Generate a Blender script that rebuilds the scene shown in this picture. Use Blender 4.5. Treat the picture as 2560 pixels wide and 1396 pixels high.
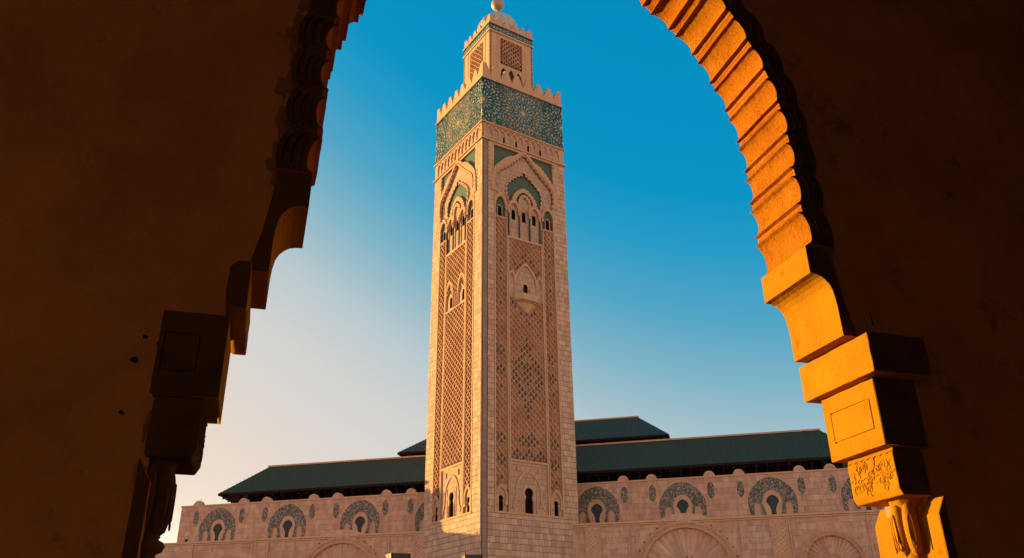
import bpy, bmesh, math, random
from mathutils import Vector, Matrix, noise
R = math.radians
rnd = random.Random(7)
sc = bpy.context.scene
for _o in list(bpy.data.objects):
    bpy.data.objects.remove(_o)
col = sc.collection
H0 = 1.7                                   # eye height above the plaza

# ------------------------------------------------------------------ camera
cam_d = bpy.data.cameras.new('camera')
cam = bpy.data.objects.new('camera', cam_d)
col.objects.link(cam)
cam_d.sensor_width = 36.0
cam_d.lens = 36.0 * 2070.95 / 2560.0
cam_d.clip_start = 0.05
cam_d.clip_end = 9000
PITCH, ROLL = R(24.8396), R(-0.6452)
cp, sp, cr, sr = math.cos(PITCH), math.sin(PITCH), math.cos(ROLL), math.sin(ROLL)
_r, _u, _f = Vector((1, 0, 0)), Vector((0, -sp, cp)), Vector((0, cp, sp))
_r2, _u2 = cr * _r + sr * _u, cr * _u - sr * _r
cam.matrix_world = Matrix(((_r2.x, _u2.x, -_f.x, 0), (_r2.y, _u2.y, -_f.y, 0), (_r2.z, _u2.z, -_f.z, H0), (0, 0, 0, 1)))
sc.camera = cam

# ------------------------------------------------------------------ light
EXPO = 1.12
SUN_AZ, SUN_EL = R(-64.5), R(2.6)          # azimuth clockwise from +Y
sc.view_settings.view_transform = 'Standard'
sc.view_settings.look = 'None'
sc.view_settings.exposure = EXPO
sc.view_settings.gamma = 1.0
sc.view_settings.use_curve_mapping = False
sun_d = bpy.data.lights.new('sun', 'SUN')
sun_d.energy = 5.0
sun_d.angle = R(0.5)
sun_d.color = (1.0, 0.76, 0.25)
sun = bpy.data.objects.new('sun', sun_d)
col.objects.link(sun)
SD = Vector((math.sin(SUN_AZ) * math.cos(SUN_EL), math.cos(SUN_AZ) * math.cos(SUN_EL), math.sin(SUN_EL)))
sun.rotation_euler = SD.to_track_quat('Z', 'Y').to_euler()
sun.location = SD * 500


def lin(c, k=1.0):
    return tuple((((x / 255 + 0.055) / 1.055) ** 2.4 if x > 10 else x / 255 / 12.92) * k for x in c) + (1.0,)


w = bpy.data.worlds.new('World')
sc.world = w
w.use_nodes = True
nt = w.node_tree
nt.nodes.clear()


def N(t, **k):
    n = nt.nodes.new(t)
    for a, b in k.items():
        setattr(n, a, b)
    return n


def math_node(op, a, b=None, clamp=False):
    n = N('ShaderNodeMath', operation=op, use_clamp=clamp)
    for i, x in enumerate((a, b)):
        if x is None:
            continue
        if isinstance(x, (int, float)):
            n.inputs[i].default_value = x
        else:
            nt.links.new(x, n.inputs[i])
    return n.outputs[0]


tc = N('ShaderNodeTexCoord')
sep = N('ShaderNodeSeparateXYZ')
nt.links.new(tc.outputs['Generated'], sep.inputs[0])
el = math_node('MULTIPLY', math_node('ARCSINE', sep.outputs[2]), 180 / math.pi)
az = math_node('ARCTAN2', sep.outputs[0], sep.outputs[1])
ds = math_node('SINE', math_node('SUBTRACT', az, SUN_AZ))
s2 = math_node('MULTIPLY', ds, ds)
v = math_node('ADD', math_node('MAXIMUM', el, -2.0), math_node('MULTIPLY', s2, 33.0))
pos = math_node('DIVIDE', v, 125.0, True)
ramp = N('ShaderNodeValToRGB')
nt.links.new(pos, ramp.inputs[0])
KS = 1.0 / 2 ** EXPO
stops = [(v_ / 125.0, c_) for v_, c_ in ((0, (255, 206, 160)), (12, (253, 218, 184)), (24, (243, 225, 208)), (29, (235, 219, 204)), (34, (222, 215, 209)),
         (38.5, (211, 211, 208)), (43, (188, 203, 208)), (46, (160, 191, 202)), (49, (127, 180, 200)), (53, (83, 166, 198)), (57.5, (40, 156, 200)),
         (61.5, (4, 149, 198)), (67, (0, 145, 195)), (85, (0, 133, 186)), (125, (0, 108, 164)))]
cr_ = ramp.color_ramp
while len(cr_.elements) < len(stops):
    cr_.elements.new(0.5)
for e_, (p_, c_) in zip(cr_.elements, stops):
    e_.position = p_
    e_.color = lin(c_, KS)
sky = N('ShaderNodeTexSky')
sky.sky_type = 'NISHITA'
sky.sun_disc = False
sky.sun_elevation = SUN_EL
sky.sun_rotation = SUN_AZ
sky.air_density = 1.2
sky.dust_density = 0.6
nish = N('ShaderNodeMixRGB', blend_type='MULTIPLY')
nish.inputs[0].default_value = 1.0
nt.links.new(sky.outputs[0], nish.inputs[1])
nish.inputs[2].default_value = (0.09, 0.09, 0.09, 1)
mixs = N('ShaderNodeMixRGB')
mixs.inputs[0].default_value = 0.98
nt.links.new(nish.outputs[0], mixs.inputs[1])
nt.links.new(ramp.outputs[0], mixs.inputs[2])
bg = N('ShaderNodeBackground')
# warm glow added low along the whole horizon to brighten shaded walls
e6 = math_node('DIVIDE', el, 4.6)
gl = math_node('POWER', math.e, math_node('MULTIPLY', math_node('MULTIPLY', e6, e6), -1.0))
glow = N('ShaderNodeMixRGB', blend_type='ADD')
nt.links.new(gl, glow.inputs[0])
nt.links.new(mixs.outputs[0], glow.inputs[1])
glow.inputs[2].default_value = (4.3 * KS, 2.6 * KS, 1.55 * KS, 1)
nt.links.new(glow.outputs[0], bg.inputs[0])
bg.inputs[1].default_value = 1.0
wo = N('ShaderNodeOutputWorld')
nt.links.new(bg.outputs[0], wo.inputs[0])

sc.cycles.use_denoising = True
sc.cycles.max_bounces = 8
sc.cycles.diffuse_bounces = 6
sc.cycles.sample_clamp_indirect = 4.0

# ------------------------------------------------------------------ materials


def mat(name, c1, c2=None, rough=0.85, grain=(1, 1, 1), nscale=1.0, bump=0.0, bscale=8.0, bgrain=(1, 1, 1), piece=0.0,
        metal=0.0, spots=None, joints=None, pits=0.0, bdist=0.05, mix_lo=.35, mix_hi=.65):
    """procedural stone / plaster / tile: two colours mixed by stretched noise, per-piece tone, fine relief"""
    global nt
    m = bpy.data.materials.new(name)
    m.use_nodes = True
    nt = m.node_tree
    p = nt.nodes['Principled BSDF']
    p.inputs['Roughness'].default_value = rough
    p.inputs['Metallic'].default_value = metal
    p.inputs['Specular IOR Level'].default_value = 0.3 if rough < .8 else 0.0
    tcn = N('ShaderNodeTexCoord')
    geo = N('ShaderNodeNewGeometry')
    c2 = c2 or tuple(x * .8 for x in c1)

    def mapped(g):
        mp = N('ShaderNodeMapping')
        mp.inputs['Scale'].default_value = g
        nt.links.new(geo.outputs['Position'], mp.inputs[0])
        return mp.outputs[0]
    n1 = N('ShaderNodeTexNoise')
    n1.inputs['Scale'].default_value = nscale
    n1.inputs['Detail'].default_value = 6
    n1.inputs['Roughness'].default_value = .65
    nt.links.new(mapped(grain), n1.inputs['Vector'])
    mr = N('ShaderNodeMapRange')
    mr.inputs[1].default_value, mr.inputs[2].default_value = mix_lo, mix_hi
    nt.links.new(n1.outputs[0], mr.inputs[0])
    mx = N('ShaderNodeMixRGB')
    nt.links.new(mr.outputs[0], mx.inputs[0])
    mx.inputs[1].default_value = c1 + (1,)
    mx.inputs[2].default_value = c2 + (1,)
    out = mx.outputs[0]
    if piece:
        oi = N('ShaderNodeObjectInfo')
        s = math_node('FRACT', math_node('ADD', oi.outputs['Random'], geo.outputs['Random Per Island']))
        val = math_node('ADD', math_node('MULTIPLY', s, 2 * piece), 1 - piece)
        hs = N('ShaderNodeHueSaturation')
        nt.links.new(out, hs.inputs['Color'])
        nt.links.new(val, hs.inputs['Value'])
        s_ = math_node('FRACT', math_node('MULTIPLY', s, 7.31))
        nt.links.new(math_node('ADD', math_node('MULTIPLY', s_, min(.02, .13 * piece)), .5 - min(.01, .065 * piece)), hs.inputs['Hue'])
        out = hs.outputs[0]
    if spots:
        n3 = N('ShaderNodeTexNoise')
        n3.inputs['Scale'].default_value = spots[1]
        n3.inputs['Detail'].default_value = 8
        n3.inputs['Roughness'].default_value = .7
        nt.links.new(geo.outputs['Position'], n3.inputs['Vector'])
        m3 = N('ShaderNodeMapRange')
        m3.inputs[1].default_value, m3.inputs[2].default_value = spots[2], spots[2] + .06
        nt.links.new(n3.outputs[0], m3.inputs[0])
        x3 = N('ShaderNodeMixRGB')
        nt.links.new(math_node('MULTIPLY', m3.outputs[0], spots[3]), x3.inputs[0])
        nt.links.new(out, x3.inputs[1])
        x3.inputs[2].default_value = spots[0] + (1,)
        out = x3.outputs[0]
    height = None
    if bump:
        n2 = N('ShaderNodeTexNoise')
        n2.inputs['Scale'].default_value = bscale
        n2.inputs['Detail'].default_value = 8
        n2.inputs['Roughness'].default_value = .7
        nt.links.new(mapped(bgrain), n2.inputs['Vector'])
        height = n2.outputs[0]
        if pits:
            vo = N('ShaderNodeTexVoronoi')
            vo.inputs['Scale'].default_value = bscale * 2.3
            nt.links.new(geo.outputs['Position'], vo.inputs['Vector'])
            pm = N('ShaderNodeMapRange')
            pm.inputs[1].default_value, pm.inputs[2].default_value = .05, .28
            nt.links.new(vo.outputs[0], pm.inputs[0])
            n4 = N('ShaderNodeTexNoise')
            n4.inputs['Scale'].default_value = bscale * .25
            nt.links.new(geo.outputs['Position'], n4.inputs['Vector'])
            g4 = N('ShaderNodeMapRange')
            g4.inputs[1].default_value, g4.inputs[2].default_value = .5, .62
            nt.links.new(n4.outputs[0], g4.inputs[0])
            pit = math_node('MULTIPLY', math_node('SUBTRACT', pm.outputs[0], 1.0), math_node('MULTIPLY', g4.outputs[0], pits))
            height = math_node('ADD', height, pit)
    if joints:
        br = N('ShaderNodeTexBrick')
        ax, bw, bh, size = joints
        mp = N('ShaderNodeMapping')
        so = N('ShaderNodeSeparateXYZ')
        nt.links.new(tcn.outputs['Object'], so.inputs[0])
        cb = N('ShaderNodeCombineXYZ')
        nt.links.new(so.outputs['XY'.index(ax)], cb.inputs[0])
        nt.links.new(so.outputs[2], cb.inputs[1])
        nt.links.new(cb.outputs[0], br.inputs['Vector'])
        br.inputs['Scale'].default_value = 1.0
        br.inputs['Brick Width'].default_value = bw
        br.inputs['Row Height'].default_value = bh
        br.inputs['Mortar Size'].default_value = size
        br.inputs['Color1'].default_value = (1, 1, 1, 1)
        br.inputs['Color2'].default_value = (.82, .82, .84, 1)
        br.inputs['Mortar'].default_value = (.5, .45, .42, 1)
        xm = N('ShaderNodeMixRGB', blend_type='MULTIPLY')
        xm.inputs[0].default_value = .9
        nt.links.new(out, xm.inputs[1])
        nt.links.new(br.outputs[0], xm.inputs[2])
        out = xm.outputs[0]
        hj = math_node('MULTIPLY', br.outputs['Fac'], -1.2)
        height = math_node('ADD', height, hj) if height is not None else hj
    if height is not None:
        bp = N('ShaderNodeBump')
        bp.inputs['Strength'].default_value = min(bump, 1.0) if bump else .6
        bp.inputs['Distance'].default_value = bdist
        nt.links.new(height, bp.inputs['Height'])
        nt.links.new(bp.outputs[0], p.inputs['Normal'])
    nt.links.new(out, p.inputs['Base Color'])
    return m


def mosaic(name, cols, scale, rough=.35, edge=(.02, .02, .02), w_=.06):
    """small glazed tesserae: voronoi cells in a few glaze colours with dark joints"""
    global nt
    m = bpy.data.materials.new(name)
    m.use_nodes = True
    nt = m.node_tree
    p = nt.nodes['Principled BSDF']
    p.inputs['Roughness'].default_value = rough
    p.inputs['Specular IOR Level'].default_value = .3
    geo = N('ShaderNodeNewGeometry')
    vo = N('ShaderNodeTexVoronoi')
    vo.inputs['Scale'].default_value = scale
    nt.links.new(geo.outputs['Position'], vo.inputs['Vector'])
    ve = N('ShaderNodeTexVoronoi', feature='DISTANCE_TO_EDGE')
    ve.inputs['Scale'].default_value = scale
    nt.links.new(geo.outputs['Position'], ve.inputs['Vector'])
    s_ = N('ShaderNodeSeparateColor')
    nt.links.new(vo.outputs['Color'], s_.inputs[0])
    rp = N('ShaderNodeValToRGB')
    rp.color_ramp.interpolation = 'CONSTANT'
    tot = sum(c[1] for c in cols)
    acc = 0
    while len(rp.color_ramp.elements) < len(cols):
        rp.color_ramp.elements.new(.5)
    for e_, (c_, wt) in zip(rp.color_ramp.elements, cols):
        e_.position = acc / tot
        e_.color = c_ + (1,)
        acc += wt
    nt.links.new(s_.outputs[0], rp.inputs[0])
    mx = N('ShaderNodeMixRGB')
    nt.links.new(math_node('LESS_THAN', ve.outputs[0], w_), mx.inputs[0])
    nt.links.new(rp.outputs[0], mx.inputs[1])
    mx.inputs[2].default_value = edge + (1,)
    nt.links.new(mx.outputs[0], p.inputs['Base Color'])
    return m


TRV, TRV2 = (.62, .37, .25), (.48, .27, .178)
M_stone = mat('travertine', TRV, TRV2, grain=(3.6, 3.6, .22), nscale=1.1, bump=.3, bscale=3, bgrain=(2, 2, .5), piece=.17, bdist=.04)
M_hole_shade = mat('travertine_hole_shade', (.20, .12, .085), (.15, .09, .065), nscale=.6)  # backs of the left lattice holes, recess shade put into the colour
M_joint = mat('travertine_mortar', (.40, .225, .14), (.33, .185, .115), nscale=.6)
M_carve = mat('travertine_carved', (.62, .335, .195), (.50, .25, .142), nscale=.9, bump=.8, bscale=2.6, bdist=.12)
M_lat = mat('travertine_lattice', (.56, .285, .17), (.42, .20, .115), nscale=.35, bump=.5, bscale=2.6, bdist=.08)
M_field_x = mat('travertine_ashlar_front', TRV, TRV2, grain=(2.4, 2.4, .28), nscale=1.1, bump=.4, bscale=3, joints=('X', 1.15, 1.25, .045), bdist=.08)
M_field_y = mat('travertine_ashlar_side', TRV, TRV2, grain=(2.4, 2.4, .28), nscale=1.1, bump=.4, bscale=3, joints=('Y', 1.15, 1.25, .045), bdist=.08)
M_smooth = mat('travertine_smooth', (.62, .34, .20), (.53, .28, .16), grain=(1.5, 1.5, .3), nscale=.8, bump=.15, bscale=4)
M_shaft = mat('grey_limestone', (.36, .225, .175), (.30, .185, .145), grain=(1, 1, .3), nscale=.8, bump=.15, bscale=4, joints=('X', 40, 1.25, .03))
M_green = mat('green_glaze', (.082, .118, .072), (.062, .092, .056), rough=.5, nscale=2.2, bump=.2, bscale=9, joints=('X', .7, .45, .03))
M_green_cell = mat('dark_green_glaze', (.008, .030, .024), (.005, .02, .017), rough=.45, nscale=1.5)
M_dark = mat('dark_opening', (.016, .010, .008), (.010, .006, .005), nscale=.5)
M_marble = mat('dark_marble', (.055, .06, .058), (.035, .035, .035), rough=.4, nscale=1.5)
M_zbase = mosaic('zellige_teal', [((.004, .050, .062), 6), ((.006, .085, .085), 4), ((.008, .03, .036), 4), ((.28, .33, .28), .8), ((.30, .16, .04), .9), ((.012, .10, .06), 2)], 2.4)
M_zmid = mosaic('zellige_taupe', [((.10, .085, .07), 5), ((.06, .10, .09), 3), ((.14, .11, .085), 4), ((.30, .29, .24), 1.3), ((.32, .19, .07), 1.4), ((.05, .12, .09), 2)], 2.4)
M_zwhite = mat('white_glaze', (.36, .43, .39), (.24, .29, .27), rough=.4, nscale=2)
M_zwhite_sunlit = mat('sunlit_white_glaze', (.33, .27, .15), (.25, .20, .11), rough=.4, nscale=2)  # white glaze of the sunlit face, warm sunlight mixed into its colour
M_zochre = mat('ochre_glaze', (.48, .255, .06), (.38, .19, .04), rough=.4, nscale=2)
M_zteal = mat('teal_glaze', (.012, .10, .105), (.01, .07, .075), rough=.4, nscale=2)
M_fac = mat('pink_stone', (.68, .365, .24), (.53, .268, .17), grain=(1.3, 1.3, .5), nscale=.7, bump=.3, bscale=3, piece=.12, bdist=.05,
            spots=((.30, .15, .10), .8, .60, .5))
M_facj = mat('pink_stone_joint', (.52, .27, .17), (.44, .225, .14), nscale=.6)
M_facs = mat('pink_stone_moulding', (.69, .365, .225), (.58, .29, .175), nscale=.7, bump=.2, bscale=4)
M_facc = mat('pink_stone_carved', (.69, .36, .22), (.54, .26, .155), nscale=1.2, bump=.9, bscale=3.2, bdist=.12)
M_lace = mosaic('grey_green_mosaic', [((.25, .165, .12), 3), ((.34, .225, .16), 3), ((.13, .10, .07), 3), ((.46, .31, .22), 2), ((.16, .15, .085), 1)], 3.2, rough=.6)
M_fan = mosaic('dark_window_lattice', [((.035, .045, .04), 3), ((.06, .07, .06), 2), ((.02, .028, .026), 2)], 5.0, rough=.6)
M_roof = mat('green_roof_tile', (.062, .064, .024), (.038, .042, .016), rough=.6, grain=(1, 1, 1), nscale=3.0, bump=.6, bscale=2.5, bdist=.1)
M_wood = mat('dark_cedar', (.040, .017, .013), (.026, .011, .009), rough=.8, nscale=2)
M_dome = mat('dome_render', (.50, .43, .36), (.42, .35, .29), nscale=.8, bump=.2, bscale=3)
M_ball = mat('gilded_copper', (.46, .30, .17), (.38, .24, .13), rough=.5, metal=.15, nscale=.8)
M_iron = mat('dark_iron', (.05, .045, .05), (.035, .03, .035), rough=.6, nscale=2)
SAND, SAND2 = (.46, .142, .012), (.36, .100, .008)
M_sand = mat('arch_sandstone', SAND, SAND2, rough=.9, nscale=2.2, bump=1.0, bscale=24, bdist=.022, pits=2.2, piece=.05,
             spots=((.17, .042, .004), 11, .60, .6))
M_block = mat('arch_block_stone', (.45, .180, .010), (.39, .140, .008), rough=.9, nscale=1.6, bump=.6, bscale=20, bdist=.012, pits=1.2, piece=.03,
              spots=((.24, .065, .004), 6, .615, .6))
M_shade_carving = mat('shaded_carving', (.13, .068, .032), (.08, .042, .02), nscale=4, bump=.8, bscale=16, bdist=.02, spots=((.34, .17, .07), 6, .64, .7))  # arch stone of the carved inner side, darkened to stand for shade
M_shade_face = mat('shaded_face_stone', (.13, .068, .036), (.085, .045, .025), rough=.9, nscale=3, bump=.5, bscale=18, bdist=.012, spots=((.26, .13, .06), 9, .66, .6))  # arch stone with the shade of the inner side in its colour
M_bare = mat('bare_mortar', (.34, .175, .085), (.22, .11, .05), rough=.95, nscale=9, bump=.8, bscale=20, bdist=.02)
M_plaster = mat('ochre_plaster', (.62, .285, .19), (.41, .175, .11), rough=.95, nscale=.9, bump=.9, bscale=5, bdist=.03, spots=((.26, .11, .05), 1.6, .60, .7), mix_lo=.3, mix_hi=.7)
M_gallery = mat('gallery_plaster', (.40, .29, .23), (.34, .245, .195), rough=.95, nscale=.8)
M_floor = mat('gallery_paving', (.30, .20, .13), (.25, .16, .10), nscale=.8, joints=('X', 1, 1, .01), bump=.1)
M_apron = mat('added_apron_paving', (.10, .065, .05), (.07, .048, .04), nscale=.8, joints=('X', 1, 1, .01), bump=.1)  # paving of the added apron, dark to reflect little light
M_plaza = mat('plaza_paving', (.55, .41, .29), (.47, .35, .25), nscale=.05, bump=.1, bscale=1)
M_lamp = mat('lamp_housing', (.05, .04, .045), (.04, .033, .036), rough=.5, nscale=2)
M_lamp_sunlit = mat('sunlit_lamp_pane', (.70, .27, .03), (.62, .22, .025), rough=.35, nscale=2)  # sunlight on the lantern side put into the colour

# ------------------------------------------------------------------ helpers


def empty(name, loc, rz, label=None, cat=None, group=None):
    o = bpy.data.objects.new(name, None)
    col.objects.link(o)
    o.location = loc
    o.rotation_euler = (0, 0, rz)
    o.empty_display_size = .5
    if label:
        o['label'] = label
    if cat:
        o['category'] = cat
    if group:
        o['group'] = group
    return o


def link(name, me, m, parent, kind=None, loc=None, rz=None):
    o = bpy.data.objects.new(name, me)
    col.objects.link(o)
    if m is not None and not me.materials:
        me.materials.append(m)
    if parent:
        o.parent = parent
    if loc:
        o.location = loc
    if rz is not None:
        o.rotation_euler = (0, 0, rz)
    if kind:
        o['kind'] = kind
    return o


class MB:
    """mesh builder: collects shapes; build() links them as one object"""

    def __init__(s, fr=None):
        s.v, s.f, s.fr, s.sm = [], [], fr, False

    def add(s, vs, fs):
        b = len(s.v)
        s.v += [s.fr(*q) if s.fr else tuple(q) for q in vs]
        s.f += [tuple(b + i for i in f) for f in fs]

    def box(s, a0, a1, b0, b1, c0, c1):
        s.add([(x, y, z) for x in (a0, a1) for y in (b0, b1) for z in (c0, c1)],
              [(0, 1, 3, 2), (4, 6, 7, 5), (0, 4, 5, 1), (2, 3, 7, 6), (0, 2, 6, 4), (1, 5, 7, 3)])

    def stone(s, a0, a1, w0, w1, z0, z1, ch=.016):
        """a wall stone: face at w1 with a small chamfer, no back"""
        vs = [(a0, w0, z0), (a1, w0, z0), (a1, w0, z1), (a0, w0, z1),
              (a0 + ch, w1, z0 + ch), (a1 - ch, w1, z0 + ch), (a1 - ch, w1, z1 - ch), (a0 + ch, w1, z1 - ch)]
        s.add(vs, [(4, 5, 6, 7), (0, 1, 5, 4), (1, 2, 6, 5), (2, 3, 7, 6), (3, 0, 4, 7)])

    def prism(s, poly, w0, w1):
        """polygon in (a, z) run from depth w0 to w1"""
        n = len(poly)
        s.add([(a, w0, z) for a, z in poly] + [(a, w1, z) for a, z in poly],
              [tuple(range(n)), tuple(range(2 * n - 1, n - 1, -1))] + [(i, n + i, n + (i + 1) % n, (i + 1) % n) for i in range(n)])

    def lathe(s, prof, cx, cy, n=16, lob=None, a0=0, a1=2 * math.pi):
        full = abs(a1 - a0 - 2 * math.pi) < 1e-6
        k = n if full else n + 1
        vs = []
        for r, z in prof:
            for i in range(k):
                t = a0 + (a1 - a0) * i / n
                rr = r * (lob(t) if lob else 1)
                vs.append((cx + rr * math.cos(t), cy + rr * math.sin(t), z))
        fs = []
        for j in range(len(prof) - 1):
            for i in range(n if full else n):
                i2 = (i + 1) % k if full else i + 1
                fs.append((j * k + i, j * k + i2, (j + 1) * k + i2, (j + 1) * k + i))
        s.add(vs, fs)

    def tube(s, pts, r, n=6):
        pts = [Vector(q) for q in pts]
        vs, fs = [], []
        for i, q in enumerate(pts):
            t = (pts[min(i + 1, len(pts) - 1)] - pts[max(i - 1, 0)]).normalized()
            a = t.orthogonal().normalized() if abs(t.z) > .99 else t.cross(Vector((0, 0, 1))).normalized()
            b = t.cross(a)
            for k in range(n):
                ph = 2 * math.pi * k / n
                vs.append(q + r * (math.cos(ph) * a + math.sin(ph) * b))
        for i in range(len(pts) - 1):
            for k in range(n):
                fs.append((i * n + k, i * n + (k + 1) % n, (i + 1) * n + (k + 1) % n, (i + 1) * n + k))
        fs += [tuple(range(n)), tuple(range((len(pts) - 1) * n, len(pts) * n))]
        s.add(vs, fs)

    def mesh(s, name):
        me = bpy.data.meshes.new(name)
        me.from_pydata([tuple(q) for q in s.v], [], s.f)
        me.update()
        if s.sm:
            for q in me.polygons:
                q.use_smooth = True
        return me

    def build(s, name, m, parent=None, kind=None, bevel=0, fix=True, smooth=False):
        s.sm = smooth
        me = s.mesh(name)
        if fix:
            b = bmesh.new()
            b.from_mesh(me)
            bmesh.ops.recalc_face_normals(b, faces=b.faces)
            b.to_mesh(me)
            b.free()
        o = link(name, me, m, parent, kind)
        if bevel:
            bv = o.modifiers.new('bevel', 'BEVEL')
            bv.width = bevel
            bv.segments = 2
            bv.limit_method = 'ANGLE'
        return o


def plate(name, outs, w0, w1, fr, m, parent, kind=None):
    """filled polygon(s) with holes in (a, z), thickness w0..w1, through a frame"""
    cu = bpy.data.curves.new(name, 'CURVE')
    cu.dimensions = '2D'
    cu.fill_mode = 'BOTH'
    cu.extrude = abs(w1 - w0) / 2
    for pts in outs:
        sp_ = cu.splines.new('POLY')
        sp_.points.add(len(pts) - 1)
        for q, (a, z) in zip(sp_.points, pts):
            q.co = (a, z, 0, 1)
        sp_.use_cyclic_u = True
    o = bpy.data.objects.new(name, cu)
    me = bpy.data.meshes.new_from_object(o)
    bpy.data.objects.remove(o)
    bpy.data.curves.remove(cu)
    wm = (w0 + w1) / 2
    for q in me.vertices:
        q.co = fr(q.co.x, wm + q.co.z, q.co.y)
    b = bmesh.new()
    b.from_mesh(me)
    bmesh.ops.remove_doubles(b, verts=b.verts, dist=1e-4)
    bmesh.ops.recalc_face_normals(b, faces=b.faces)
    b.to_mesh(me)
    b.free()
    me.materials.clear()
    me.name = name
    return link(name, me, m, parent, kind)


def resample(pts, step):
    d = [0]
    for a, b in zip(pts, pts[1:]):
        d.append(d[-1] + math.hypot(b[0] - a[0], b[1] - a[1]))
    n = max(1, round(d[-1] / step))
    out, j = [], 0
    for i in range(n + 1):
        t = d[-1] * i / n
        while j < len(d) - 2 and d[j + 1] < t:
            j += 1
        k = (t - d[j]) / max(1e-9, d[j + 1] - d[j])
        out.append((pts[j][0] + (pts[j + 1][0] - pts[j][0]) * k, pts[j][1] + (pts[j + 1][1] - pts[j][1]) * k))
    return out


def lobes(pts, step, sag, n=4):
    """replace a polyline by scallops bulging to its left (sag>0) or right"""
    q = resample(pts, step)
    out = []
    for a, b in zip(q, q[1:]):
        nx, nz = -(b[1] - a[1]), b[0] - a[0]
        L = math.hypot(nx, nz) or 1
        for i in range(n):
            t = i / n
            h = sag * 4 * t * (1 - t)
            out.append((a[0] + (b[0] - a[0]) * t + nx / L * h, a[1] + (b[1] - a[1]) * t + nz / L * h))
    out.append(q[-1])
    return out


def sym(half, c):
    """half curve from peak down on the right (dv, z) -> left foot .. peak .. right foot about c"""
    left = [(c - a, z) for a, z in reversed(half)]
    right = [(c + a, z) for a, z in half]
    if abs(half[0][0]) < 1e-6:
        right = right[1:]
    return left + right


def smoothc(pts, n=4):
    """Catmull-Rom through points"""
    out = []
    for i in range(len(pts) - 1):
        p0, p1, p2, p3 = pts[max(i - 1, 0)], pts[i], pts[i + 1], pts[min(i + 2, len(pts) - 1)]
        for k in range(n):
            t = k / n
            out.append(tuple(.5 * (2 * p1[j] + (p2[j] - p0[j]) * t + (2 * p0[j] - 5 * p1[j] + 4 * p2[j] - p3[j]) * t * t
                                   + (3 * p1[j] - p0[j] - 3 * p2[j] + p3[j]) * t ** 3) for j in (0, 1)))
    out.append(pts[-1])
    return out


def arch_poly(c, hw, z0, zs, z1, n=8, horseshoe=0.0):
    """arched opening: straight to zs, rounded (slightly pointed) to z1"""
    pts = [(c - hw, z0), (c - hw, zs)]
    for i in range(1, n * 2):
        t = math.pi * (1 - i / (2 * n))
        pts.append((c + (hw + horseshoe * math.sin(t)) * math.cos(t), zs + (z1 - zs) * math.sin(t) ** .9))
    return pts + [(c + hw, zs), (c + hw, z0)]


def rect(a0, a1, z0, z1):
    return [(a0, z0), (a1, z0), (a1, z1), (a0, z1)]


def inside(p, poly):
    x, y = p
    r = False
    for (x1, y1), (x2, y2) in zip(poly, poly[1:] + poly[:1]):
        if (y1 > y) != (y2 > y) and x < (x2 - x1) * (y - y1) / (y2 - y1) + x1:
            r = not r
    return r


# ------------------------------------------------------------------ ground
g = MB()
n_ = 24
g.add([(0, 0, 0)] + [(5000 * math.cos(2 * math.pi * i / n_), 5000 * math.sin(2 * math.pi * i / n_), 0) for i in range(n_)],
      [(0, i + 1, (i + 1) % n_ + 1) for i in range(n_)])
g.build('plaza', M_plaza, kind='structure')

# ================================================================== MINARET
D_, BEAR, TAZ = 172.2014, R(-2.33316), R(-32.99117)
nearc = Vector((D_ * math.sin(BEAR), D_ * math.cos(BEAR), 0))
dl = Vector((math.sin(TAZ), math.cos(TAZ), 0))
dr = Vector((math.cos(TAZ), -math.sin(TAZ), 0))
S = 25.0
ctr = nearc + (dl + dr) * (S / 2)
TOWER_RZ = math.atan2(dr.y, dr.x)
MIN = empty('minaret', ctr, TOWER_RZ,
            'tall square stone minaret with green tiled band, fleur lattice panels and ball finial', 'minaret')


def face_frame(o, r, n):
    def fr(a, w_, z):
        return (o[0] + r[0] * a + n[0] * w_, o[1] + r[1] * a + n[1] * w_, z + H0)
    return fr


def faces_of(h):
    return [((-h, -h), (1, 0), (0, -1), 0.0), ((-h, h), (0, -1), (-1, 0), -math.pi / 2),
            ((h, -h), (0, 1), (1, 0), math.pi / 2), ((h, h), (-1, 0), (0, 1), math.pi)]


FACES = faces_of(12.5)
# core
mb = MB()
mb.box(-11.72, 11.72, -11.72, 11.72, 0, 137.0 + H0)
mb.build('core', M_joint, MIN)
# plinth and hidden faces
for k in (2, 3):
    fr = face_frame(*FACES[k][:3])
    plate('plain_wall', [rect(.56, 24.44, 12, 123.4)], -.55, 0, fr, M_field_x if k == 3 else M_field_y, MIN)
mb = MB()
mb.box(-12.6, 12.6, -12.6, 12.6, 0, 12.0 + H0)
mb.build('plinth', M_smooth, MIN)

STONE_ROW = 1.25
stone_list = []        # (zsort, args)


def stones(face, v0, v1, z0, z1, skip=None):
    z = z0
    r = 0
    while z < z1 - .2:
        zz = min(z + STONE_ROW, z1)
        a = v0
        first = True
        while a < v1 - .05:
            L = rnd.uniform(.55, 1.5)
            if first:
                L *= rnd.uniform(.5, 1)
                first = False
            b = min(a + L, v1)
            if v1 - b < .5:
                b = v1
            if not (skip and skip((a + b) / 2, (z + zz) / 2)):
                g_ = .008
                stone_list.append((face, a + g_, b - g_, z + .022, zz - .022, rnd.uniform(-.012, .012)))
            a = b
        z = zz
        r += 1


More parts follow.
